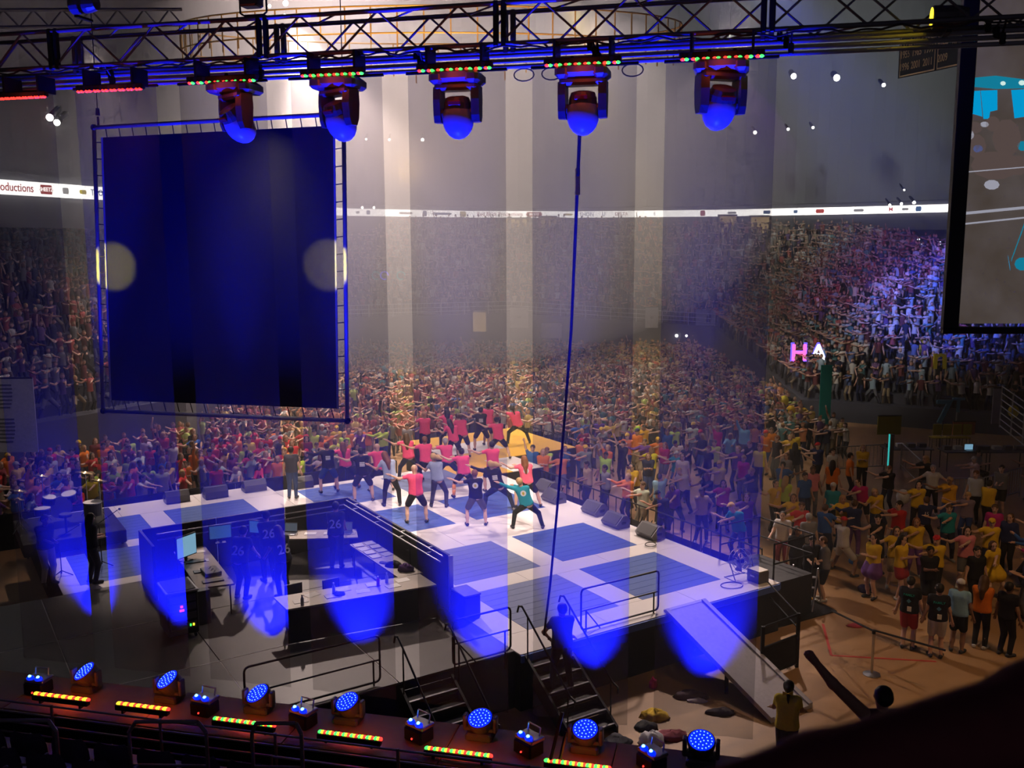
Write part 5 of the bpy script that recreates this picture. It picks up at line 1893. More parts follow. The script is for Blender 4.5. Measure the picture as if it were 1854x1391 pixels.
POSE = {
    'lunge': dict(pel=(.02, 0, .80), tilt=(.10, .08), ankL=(.36, .02, .07), ankR=(-.40, .04, .07), wrL=(.72, -.12, 1.34), wrR=(.30, -.34, 1.24), twist=-.25, ep=(0, .3, -1)),
    'lunge_deep': dict(pel=(-.06, .05, .74), tilt=(.32, .12), ankL=(.34, 0, .07), ankR=(-.52, .05, .07), wrL=(.80, -.12, 1.36), wrR=(.32, -.36, 1.2), twist=-.35, ep=(0, .3, -1)),
    'wide': dict(pel=(0, 0, .86), tilt=(.04, .02), ankL=(.25, 0, .07), ankR=(-.28, 0, .07), wrL=(.68, -.1, 1.36), wrR=(.26, -.36, 1.26), twist=-.2, ep=(0, .3, -1)),
    'swing': dict(pel=(0, 0, .86), tilt=(.12, .22), ankL=(.20, 0, .07), ankR=(-.26, .06, .07), wrL=(.56, -.35, 1.20), wrR=(.22, -.48, 1.12), twist=-.4, headtilt=(.05, -.04), ep=(0, .3, -1)),
    'stand': dict(),
    'clap': dict(wrL=(.06, -.30, 1.22), wrR=(-.06, -.30, 1.22), ep=(.0, .3, -1)),
    'up': dict(wrL=(.26, -.22, 1.92), wrR=(-.30, -.1, .95), tilt=(-.03, 0), ep=(.2, .2, -.3)),
    'reach': dict(pel=(0, 0, .90), wrL=(.62, -.22, 1.36), wrR=(.20, -.44, 1.26), twist=-.25, ankL=(.16, 0, .07), ankR=(-.16, .05, .07), ep=(0, .3, -1)),
    'reachfwd': dict(pel=(0, .02, .90), tilt=(0, .10), wrL=(.22, -.58, 1.32), wrR=(-.12, -.58, 1.30), ankL=(.14, 0, .07), ankR=(-.14, .06, .07), ep=(0, 0, -1)),
    'spread': dict(wrL=(.62, -.02, 1.12), wrR=(-.62, -.02, 1.12), ankL=(.17, 0, .07), ankR=(-.17, 0, .07), ep=(0, .3, -.4)),
    'rail': dict(tilt=(0, .12), wrL=(.28, -.40, 1.05), wrR=(-.28, -.40, 1.05)),
    'hips': dict(wrL=(.22, -.12, 1.02), wrR=(-.22, -.12, 1.02), ankL=(.18, 0, .07), ankR=(-.18, 0, .07), ep=(1, .4, 0)),
    'phone': dict(wrL=(.05, -.30, 1.12), wrR=(-.10, -.26, 1.10), tilt=(0, .03), headtilt=(0, -.04)),
    'sit': dict(pel=(0, 0, .55), tilt=(0, .1), ankL=(.12, -.40, .07), ankR=(-.12, -.36, .07), wrL=(.16, -.42, .86), wrR=(-.16, -.42, .86)),
    'desk': dict(pel=(0, 0, .90), tilt=(0, .35), wrL=(.20, -.52, .86), wrR=(-.20, -.52, .86)),
}
_jc, _mc = {}, {}


def get_joints(pose, mirror):
    k = (pose, mirror)
    if k not in _jc:
        J = joints(**POSE[pose]) if isinstance(pose, str) else pose
        if mirror:
            fl = V3(-1, 1, 1)
            J2 = {}
            for n, p in J.items():
                m = n[:-1] + ('R' if n[-1] == 'L' else 'L') if n[-1] in 'LR' else n
                J2[m] = p * fl
            J2['lat'] = -J2['lat']
            J = J2
        _jc[k] = J
    return _jc[k]


def finger_tubes(mb, wr, el, side, curl=.25):
    d = wr - el
    d = d / np.linalg.norm(d)
    upv = V3(0, 0, 1) if abs(d[2]) < .8 else V3(0, -1, 0)
    w = np.cross(d, upv)
    w /= np.linalg.norm(w)
    n = np.cross(w, d)
    base = wr + d * .085
    for i, (o, L) in enumerate(((-.027, .066), (-.009, .078), (.010, .074), (.028, .056))):
        a = base + w * o
        b = a + d * L * .55 - n * .006
        c = b + d * L * .45 * math.cos(curl) - n * L * .45 * math.sin(curl) * 1.4
        mb.tube(a - d * .02, b, .0095, .0088, 5)
        mb.tube(b, c, .0088, .0065, 5)
    a = wr + d * .03 + w * (-.025)
    b = a + d * .035 - w * .03 - n * .01
    mb.tube(a, b, .012, .010, 5)
    mb.tube(b, b + d * .035 - w * .004, .010, .007, 5)


def body_prims(J, fat=1.):
    up, lat = J['up'], J['lat']
    pr = []
    for s in (1, -1):
        pr.append((J['P'] + lat * s * .075 - V3(0, 0, .02), J['P'] + up * .20 + lat * s * .06, .105, .092))
        pr.append((J['P'] + up * .20 + lat * s * .06, J['P'] + up * .40 + lat * s * .085, .092, .105))
    pr.append((J['shL'], J['shR'], .062, .062))
    pr.append((J['P'] + up * .46, J['head'] - up * .05, .058, .052))
    h = J['head']
    fw = V3(0, -1, 0)
    pr.append((h - up * .055 + fw * .018, h + up * .045 - fw * .012, .066, .088))
    pr.append((h + fw * .075 - up * .018, h + fw * .094 - up * .038, .014, .016))
    for s in (1, -1):
        pr.append((h + V3(1, 0, 0) * s * .078 - up * .01, h + V3(1, 0, 0) * s * .086 + up * .025, .013, .016))
    for s in 'LR':
        pr.append((J['sh' + s], J['el' + s], .052 * fat, .040 * fat))
        pr.append((J['el' + s], J['wr' + s], .040 * fat, .027 * fat))
        d = J['wr' + s] - J['el' + s]
        d = d / np.linalg.norm(d)
        pr.append((J['wr' + s], J['wr' + s] + d * .075, .028 * fat, .034 * fat ** 1.3))
        pr.append((J['hip' + s], J['kn' + s], .088, .056))
        pr.append((J['kn' + s], J['an' + s] + (J['kn' + s] - J['an' + s]) * .45, .054, .054))
        pr.append((J['an' + s] + (J['kn' + s] - J['an' + s]) * .45, J['an' + s], .054, .036))
        pr.append((J['an' + s] - V3(0, 0, .02), J['to' + s], .038, .032))
    return pr


def np_mesh(name, P, F, mats, extra=None, smooth=True):
    me = bpy.data.meshes.new(name)
    nv, nf = len(P), len(F)
    ex_v, ex_f, ex_m = [], [], []
    if extra is not None:
        ex_v = [tuple(v) for v in extra.v]
        ex_f = [[i + nv for i in f] for f in extra.f]
        ex_m = extra.m
    me.from_pydata([tuple(p) for p in P] + ex_v, [], [tuple(f) for f in F.tolist()] + ex_f)
    for m in mats:
        me.materials.append(m)
    me.polygons.foreach_set('material_index', [0] * nf + list(ex_m))
    if smooth:
        me.polygons.foreach_set('use_smooth', [True] * len(me.polygons))
    me.update()
    return me


HV = .026


def piece(pose, mirror, what, hv=HV, key=None):
    k = (key or pose, mirror, what)
    if k in _mc:
        return _mc[k]
    J = get_joints(pose, mirror) if isinstance(pose, str) else pose
    up, lat, h, fw = J['up'], J['lat'], J['head'], V3(0, -1, 0)
    mixp = lambda a, b, t: a + (b - a) * t
    cut = None
    kk = .03
    extra = None
    mats = [M['cloth']]
    if what == 'body':
        pr = body_prims(J, 1.4 if pose == 'fist' else 1.)
        mats = [M['skin'], M['featdark']]
        extra = MB()
        for s in 'LR':
            finger_tubes(extra, J['wr' + s], J['el' + s], s, 2.2 if pose == 'fist' else .25)
        extra.mi = 1
        for s in (1, -1):
            spherecap(extra, tuple(h + fw * .082 + V3(1, 0, 0) * s * .032 + up * .012), .011, None, 6, 4)
            extra.tube(h + fw * .084 + V3(1, 0, 0) * s * .018 + up * .034, h + fw * .078 + V3(1, 0, 0) * s * .05 + up * .034, .006, .005, 4)
        extra.tube(h + fw * .088 + V3(.024, 0, 0) - up * .058, h + fw * .088 - V3(.024, 0, 0) - up * .058, .007, .007, 4)
    elif what in ('tee', 'long', 'tank', 'hoodie'):
        pr = []
        g = .018
        for s in (1, -1):
            pr.append((J['P'] + lat * s * .085 + up * .02, J['P'] + up * .20 + lat * s * .068, .108 + g, .096 + g))
            pr.append((J['P'] + up * .20 + lat * s * .068, J['P'] + up * .40 + lat * s * .088, .096 + g, .107 + g))
        pr.append((J['shL'] - lat * .01, J['shR'] + lat * .01, .066 + g * .6, .066 + g * .6))
        pr.append((J['P'] - up * .02, J['P'] + up * .40, .130, .122))
        if what != 'tank':
            for s in 'LR':
                pr.append((J['sh' + s], mixp(J['sh' + s], J['el' + s], 1 if what != 'tee' else .52), .066, .056 if what == 'tee' else .052))
                if what != 'tee':
                    pr.append((J['el' + s], mixp(J['el' + s], J['wr' + s], .9), .052, .040))
        if what == 'hoodie':
            pr.append((J['neck'] - fw * .07, J['neck'] - fw * .09 - up * .06, .07, .06))
        cut = [(J['P'] + up * -.05, -up)]
    elif what in ('shorts', 'pants', 'skirt', 'tutu'):
        pr = [(J['P'] + up * .04 + lat * .06, J['P'] + up * .04 - lat * .06, .112, .112)]
        for s in 'LR':
            if what == 'shorts':
                e = mixp(J['hip' + s], J['kn' + s], .78)
                pr.append((J['hip' + s], e, .112, .094))
            elif what == 'pants':
                pr.append((J['hip' + s], J['kn' + s], .108, .072))
                pr.append((J['kn' + s], mixp(J['kn' + s], J['an' + s], .93), .072, .056))
            elif what == 'skirt':
                pr.append((J['hip' + s], mixp(J['hip' + s], J['kn' + s], .45), .12, .13))
            else:
                for a in (0, .7, 1.4, 2.1, 2.8, 3.5):
                    pass
                pr.append((J['hip' + s] + V3(0, 0, .03), mixp(J['hip' + s], J['kn' + s], .35), .15, .20))
        kk = .02
        cut = [(J['P'] + up * .13, up)]
    elif what == 'shoes':
        pr = []
        for s in 'LR':
            pr.append((J['an' + s] - V3(0, 0, .025) - (J['to' + s] - J['an' + s]) * .25, J['to' + s], .047, .042))
        kk = .015
    else:  # hair styles
        mats = [M['hair']]
        bk = -fw
        pr = [(h + up * .045 + bk * .02, h + up * .02 + bk * .045, .096, .092)]
        kk = .02
        if what == 'hair_short':
            cut = [(h + up * .015 + fw * .045, (fw * .75 - up * .65) / np.linalg.norm(fw * .75 - up * .65))]
        elif what == 'hair_long':
            pr += [(h + bk * .06, J['neck'] + bk * .11 - up * .02, .085, .075), (J['neck'] + bk * .11 - up * .02, J['neck'] + bk * .13 - up * .22, .078, .04),
                   (h + lat * .06 + bk * .03, J['neck'] + lat * .09 + bk * .06 - up * .05, .05, .035), (h - lat * .06 + bk * .03, J['neck'] - lat * .09 + bk * .06 - up * .05, .05, .035)]
            cut = [(h + fw * .055 + up * .0, fw)]
        elif what == 'hair_pony':
            pr += [(h + bk * .09 + up * .04, h + bk * .13 + up * .03, .04, .045), (h + bk * .13 + up * .03, h + bk * .13 - up * .22, .045, .02)]
            cut = [(h + up * .02 + fw * .05, (fw * .8 - up * .55) / np.linalg.norm(fw * .8 - up * .55))] if False else [(h + fw * .055, fw)]
        elif what == 'hair_swing':
            pr += [(h + bk * .05 + up * .02, h + bk * .08 - lat * .14 + up * .02, .085, .08), (h + bk * .08 - lat * .14 + up * .02, h + bk * .08 - lat * .30 - up * .04, .08, .03)]
            cut = [(h + fw * .055, fw)]
        elif what == 'cap':
            mats = [M['cloth']]
            pr = [(h + up * .05, h + up * .05 + bk * .01, .096, .096), (h + up * .045 + fw * .09, h + up * .04 + fw * .15, .03, .02)]
            cut = [(h + up * .03, -up)]
    P, F = sdf_mesh(pr, hv if what != 'body' else hv * .96, kk, cut)
    me = np_mesh('garment' if what != 'body' else 'figure', P, F, mats, extra)
    _mc[k] = me
    return me


PNAME = {'tee': 'shirt', 'long': 'long_sleeved_shirt', 'tank': 'tank_top', 'hoodie': 'hooded_top', 'shorts': 'shorts', 'pants': 'trousers', 'skirt': 'skirt', 'tutu': 'tutu', 'shoes': 'shoes',
         'hair_short': 'hair', 'hair_long': 'hair', 'hair_pony': 'hair', 'hair_swing': 'hair', 'cap': 'cap'}
SKIN = [(.62, .36, .25), (.70, .44, .33), (.55, .30, .20), (.66, .40, .28), (.30, .16, .10), (.72, .47, .37)]
HAIRC = {'brown': (.10, .05, .025), 'dark': (.02, .015, .012), 'blonde': (.48, .30, .13), 'auburn': (.22, .08, .03), 'grey': (.35, .33, .32)}


def person(loc, rot, pose, mirror, shirt, scol, bottom, bcol, hair, hcol, label, cat='person', group=None, scale=1., skin=None, shoecol=(.05, .05, .06), key=None, hv=HV):
    o = put('person', piece(pose, mirror, 'body', hv, key))
    o.matrix_world = Matrix.Translation(loc) @ Matrix.Rotation(rot, 4, 'Z') @ Matrix.Scale(scale, 4)
    o.color = (*(skin or random.choice(SKIN)), 1)
    for what, col in ((shirt, scol), (bottom, bcol), ('shoes', shoecol), (hair, hcol)):
        if what:
            c = put(PNAME[what], piece(pose, mirror, what, hv, key), o)
            c.color = (*col, 1)
    tag(o, label, cat, group)
    return o


def facing(p, q):
    return math.atan2(q[1] - p[1], q[0] - p[0]) + math.pi / 2


PINK = (.95, .09, .22)
BLK = (.012, .012, .016)
NAVY = (.02, .025, .07)
# ------------------------------------------------------------------ dancers on the stage
DN = [
    (950, 957, 'lunge_deep', 'long', (.015, .29, .36), 'pants', (.012, .016, .018), 'hair_short', 'blonde', 'dancer in a teal long-sleeved shirt with a round back print'),
    (862, 952, 'wide', 'tee', BLK, 'shorts', (.10, .09, .09), 'hair_short', 'auburn', 'dancer in black shirt and grey shorts, next to the one in teal'),
    (754, 947, 'wide', 'tee', PINK, 'shorts', BLK, None, 'dark', 'bald dancer in pink shirt and black shorts, nearest the booth wall'),
    (793, 918, 'swing', 'tee', (.34, .40, .58), 'pants', (.05, .045, .06), 'hair_swing', 'blonde', 'dancer in pale blue shirt with flying blonde hair'),
    (708, 916, 'swing', 'tee', (.38, .45, .62), 'pants', BLK, 'hair_long', 'auburn', 'dancer in pale blue shirt with auburn hair and black leggings'),
    (658, 908, 'wide', 'tee', BLK, 'shorts', BLK, 'hair_short', 'dark', 'dancer all in black behind the corner of the booth wall'),
    (690, 889, 'lunge', 'tee', PINK, 'shorts', BLK, None, 'dark', 'bald dancer in pink behind the one with auburn hair'),
    (742, 870, 'lunge', 'tee', PINK, 'pants', NAVY, 'hair_long', 'brown', 'dancer in pink with long brown hair, one arm far out'),
    (772, 880, 'wide', 'tee', PINK, 'shorts', BLK, 'hair_short', 'auburn', 'short-haired dancer in pink just above the flying blonde hair'),
    (812, 876, 'lunge', 'tee', PINK, 'shorts', NAVY, 'hair_short', 'grey', 'grey-haired dancer in pink, middle of the group'),
    (842, 900, 'lunge', 'tee', PINK, 'shorts', BLK, 'hair_short', 'dark', 'dark-haired dancer in pink with orange socks behind the black shirt'),
    (893, 890, 'wide', 'tee', PINK, 'shorts', NAVY, 'hair_short', 'dark', 'dark-haired dancer in pink at the edge of the yellow floor'),
    (898, 925, 'lunge_deep', 'long', BLK, 'pants', NAVY, 'hair_swing', 'blonde', 'dancer in black with swinging blonde hair and white shoes'),
    (955, 918, 'lunge', 'tee', (.95, .14, .22), 'shorts', BLK, 'hair_long', 'auburn', 'long-haired dancer in pink behind the one in teal'),
    (628, 884, 'lunge', 'tee', PINK, 'shorts', BLK, 'hair_long', 'auburn', 'long-haired dancer in pink with orange socks, leftmost in pink'),
    (596, 892, 'wide', 'long', BLK, 'shorts', (.02, .06, .20), 'hair_short', 'brown', 'dancer in black top and blue shorts at the left of the group'),
    (530, 903, 'stand', 'tee', (.06, .06, .09), 'pants', (.05, .08, .20), 'hair_short', 'dark', 'dancer in dark shirt and blue jeans, farthest left of the group'),
    (770, 826, 'reach', 'tee', PINK, 'shorts', BLK, None, 'dark', 'bald dancer in pink at the left edge of the yellow runway'),
    (814, 812, 'lunge', 'tee', PINK, 'pants', BLK, 'hair_long', 'dark', 'long dark-haired dancer in pink with arm stretched, rear of the runway'),
    (822, 838, 'swing', 'tee', PINK, 'shorts', BLK, 'hair_long', 'dark', 'dark-haired dancer in pink leaning, middle of the runway'),
    (838, 828, 'swing', 'tee', PINK, 'shorts', BLK, 'hair_swing', 'brown', 'dancer in pink with flying brown hair, middle of the runway'),
    (872, 816, 'wide', 'tee', BLK, 'shorts', BLK, 'hair_short', 'dark', 'dancer in black with a white back print on the runway'),
    (904, 831, 'lunge', 'tee', PINK, 'shorts', BLK, 'hair_short', 'dark', 'dancer in pink and black shorts on the bright yellow tile'),
    (884, 806, 'reach', 'tee', PINK, 'shorts', BLK, 'hair_short', 'dark', 'dancer in pink partly hidden at the rear of the runway'),
    (935, 803, 'lunge_deep', 'tee', PINK, 'pants', BLK, 'hair_pony', 'dark', 'dancer in pink in a deep lunge at the right of the runway'),
]
for i, (px, py, pose, sh, sc, bo, bc, ha, hc, lb) in enumerate(DN):
    p = atz(px, py, ST)
    o = person(p, math.pi + random.uniform(-.15, .15) + .15, pose, False, sh, sc, bo, bc, ha, HAIRC[hc], lb, 'person', 'dancers on the stage', 1.0 + random.uniform(-.03, .04), random.choice(SKIN[:4]), (.25, .22, .22) if 'white shoes' in lb else (.05, .05, .07))
    if 'orange socks' in lb:
        J = get_joints(pose, False)
        mb = MB()
        for s in 'LR':
            a = J['an' + s]
            b = J['kn' + s]
            mb.tube(a + (b - a) * .02, a + (b - a) * .45, .044, .060, 10).tube(a + (b - a) * .45, a + (b - a) * .85, .060, .060, 10)
        c = mb.build('socks', M['cloth'], o, smooth=True)
        c.color = (.95, .32, .03, 1)
    J = get_joints(pose, False)
    if sh in ('tee', 'long') and (sc == BLK or 'teal' in lb):
        # back print
        pos = J['P'] + J['up'] * .36 + V3(0, 1, 0) * .130
        fr = frame(-J['lat'], J['up'], pos)
        if 'teal' in lb:
            MB().lathe([(.085, -.012), (.085, .004)], 16, Matrix.Identity(4)).build('round_print', M['paper'], o, M4=fr)
            MB().lathe([(.045, -.01), (.045, .008)], 12, Matrix.Identity(4), .8, 1).build('round_print_core', M['ochre'], o, M4=fr)
        else:
            for q, (t, sz) in enumerate((('FTK', .07), ('THON', .05))):
                pass
            MB().box((0, 0, 0), (.15, .035, .02)).box((0, -.05, 0), (.15, .035, .02)).box((0, -.095, 0), (.15, .03, .02)).build('back_print', M['paper'], o, M4=fr)

# ------------------------------------------------------------------ musicians, crew
person(atz(168, 1057, ST), math.pi - .5, 'phone', False, 'tee', (.03, .03, .05), 'pants', (.05, .05, .08), 'hair_long', HAIRC['dark'], 'musician in dark clothes standing on the blue square by the drums', 'person')
person(atz(88, 1058, ST), .9, 'phone', True, 'tee', BLK, 'pants', (.5, .45, .48), 'hair_short', HAIRC['dark'], 'musician in dark jersey and pale trousers at the left stage edge', 'person')


def crew(u, v, rot, pose, lb, txt, hair='hair_short', hc='dark'):
    p = SW(u, v, ST)
    o = person(p, rot, pose, False, 'tee', (.015, .02, .045), 'pants', BLK, hair, HAIRC[hc], lb, 'person', 'booth crew in numbered jerseys')
    J = get_joints(pose, False)
    pos = J['P'] + J['up'] * .27 + V3(0, 1, 0) * .135
    put('jersey_number', text_mesh(txt, .30, M['paper'], .01), o, M4=frame(-J['lat'], J['up'], pos))
    return o


def uvpx(px, py):
    return UV(atz(px, py, ST))


crew(*uvpx(610, 1030), math.pi + .1, 'desk', 'crew member in a navy jersey with number 26 at the far booth table', '26')
crew(*uvpx(437, 1085), math.pi - .25, 'desk', 'crew member in a navy jersey bending over the screens', '26')
crew(*uvpx(488, 1052), math.pi + .5, 'phone', 'crew member in a navy jersey beside the papers, partly hidden', '26')
crew(*uvpx(516, 1082), math.pi + .7, 'desk', 'long-haired crew member in a navy jersey in the middle of the booth', '26', 'hair_long', 'brown')
# chair in booth
for (px, py, lb) in [(560, 1130, 'folded beside the near booth table'), (628, 1120, 'under the near booth table')]:
    r = empty('booth_chair', Matrix.Translation(atz(px - 20, py, ST)) @ Matrix.Rotation(.6, 4, 'Z'))
    tag(r, 'dark folding chair ' + lb, 'chair')
    MB().box((0, 0, .45), (.4, .4, .04), ch=.01).build('seat', M['plastic'], r)
    MB().box((0, .2, .72), (.4, .03, .24), ch=.01).build('backrest', M['plastic'], r)
    for a in (-.18, .18):
        for b in (-.17, .19):
            MB().tube((a, b, 0), (a, b, .45 if b < 0 else .8), .013, n=6).build('leg', M['blackmetal'], r)


def by_head(px, py, zf, h=1.70):
    p = atz(px, py, zf + h)
    return Vector((p.x, p.y, zf))


p = by_head(1018, 1094, .60, 1.78)
person(p, math.pi + .2, 'hips', False, 'tee', (.015, .018, .05), 'pants', BLK, 'hair_short', HAIRC['dark'], 'man in dark blue standing on the stairs by the rope', 'person', scale=1.04)
person(by_head(1428, 1243, 0, 1.66), math.pi - .3, 'rail', False, 'tee', (.55, .45, .05), 'pants', (.05, .05, .07), 'hair_pony', HAIRC['dark'], 'woman in a yellow shirt with a bow in her dark ponytail, at the ramp end', 'person')
bow = by_head(1420, 1243, 0, 1.66)
b = MB()
for s in (-1, 1):
    b.add([(0, 0, 0), (s * .09, 0, .05), (s * .09, .02, -.05), (0, .02, 0)], [(0, 1, 2, 3), (3, 2, 1, 0)])
tag(b.build('hair_bow', cm('yellow_ribbon', (.7, .5, .05)), loc=(bow.x + .02, bow.y - .16, 1.60)), 'yellow bow tied in the dark ponytail at the ramp end', 'hair bow')

# foreground: dark arm reaching across, and the person with the raised fist
def fore_joints():
    J = joints()
    J = dict(J)
    return J


shp, elp, wrp = aty(1880, 1290, 1.34), aty(1480, 1400, 1.26), aty(1130, 1500, 1.2)
base = Vector((shp.x + .17, shp.y + .02, shp.z - 1.405))
# pose in local coordinates (rotated by pi about Z: local = -(world - base))
loc_ = lambda w: V3(-(w.x - base.x), -(w.y - base.y), w.z - base.z)
JF = dict(joints())
JF['shL'] = loc_(shp)
JF['elL'] = loc_(elp)
JF['wrL'] = loc_(wrp)
_jc[('fore', False)] = JF
POSE['fore'] = {}
person(base, math.pi, 'fore', False, 'long', (.16, .04, .045), 'pants', BLK, 'hair_short', HAIRC['dark'], 'dark out-of-focus person reaching an arm across the lower right corner', 'person', skin=(.2, .1, .08), hv=.018)
hd = aty(1600, 1262, 9.4)
base2 = Vector((hd.x, hd.y, hd.z - 1.62))
loc2 = lambda w: V3(-(w.x - base2.x), -(w.y - base2.y), w.z - base2.z)
JR = dict(joints())
JR['elL'] = loc2(aty(1508, 1238, 9.25))
JR['wrL'] = loc2(aty(1474, 1196, 9.25))
_jc[('fist', False)] = JR
POSE['fist'] = {}
person(base2, math.pi, 'fist', False, 'tee', (.10, .04, .05), 'pants', BLK, 'hair_short', HAIRC['dark'], 'dark person with a raised fist in front of the ramp', 'person', skin=(.36, .20, .14), scale=1.0, hv=.02)

# ------------------------------------------------------------------ crowd
CN = {'yellow': (.78, .50, .03), 'red': (.62, .03, .04), 'maroon': (.20, .02, .04), 'white': (.62, .60, .58), 'black': (.015, .015, .02), 'navy': (.02, .03, .10), 'blue': (.03, .12, .42), 'teal': (.02, .28, .33),
      'grey': (.22, .22, .23), 'orange': (.80, .20, .02), 'lime': (.50, .68, .06), 'purple': (.14, .04, .26), 'magenta': (.50, .02, .20), 'pale blue': (.25, .45, .62), 'tan': (.42, .30, .18), 'pink': (.75, .25, .30)}
BN = {'black': (.014, .014, .018), 'navy': (.02, .025, .06), 'grey': (.12, .12, .13), 'khaki': (.30, .23, .14), 'white': (.5, .48, .46), 'blue': (.03, .06, .2), 'maroon': (.22, .03, .05), 'purple': (.16, .06, .26), 'red': (.4, .03, .04)}
used = set()
placed = []


def uniq(base, extra):
    if base not in used:
        used.add(base)
        return base
    for e in extra:
        t = base + ', ' + e
        if t not in used:
            used.add(t)
            return t
    return None


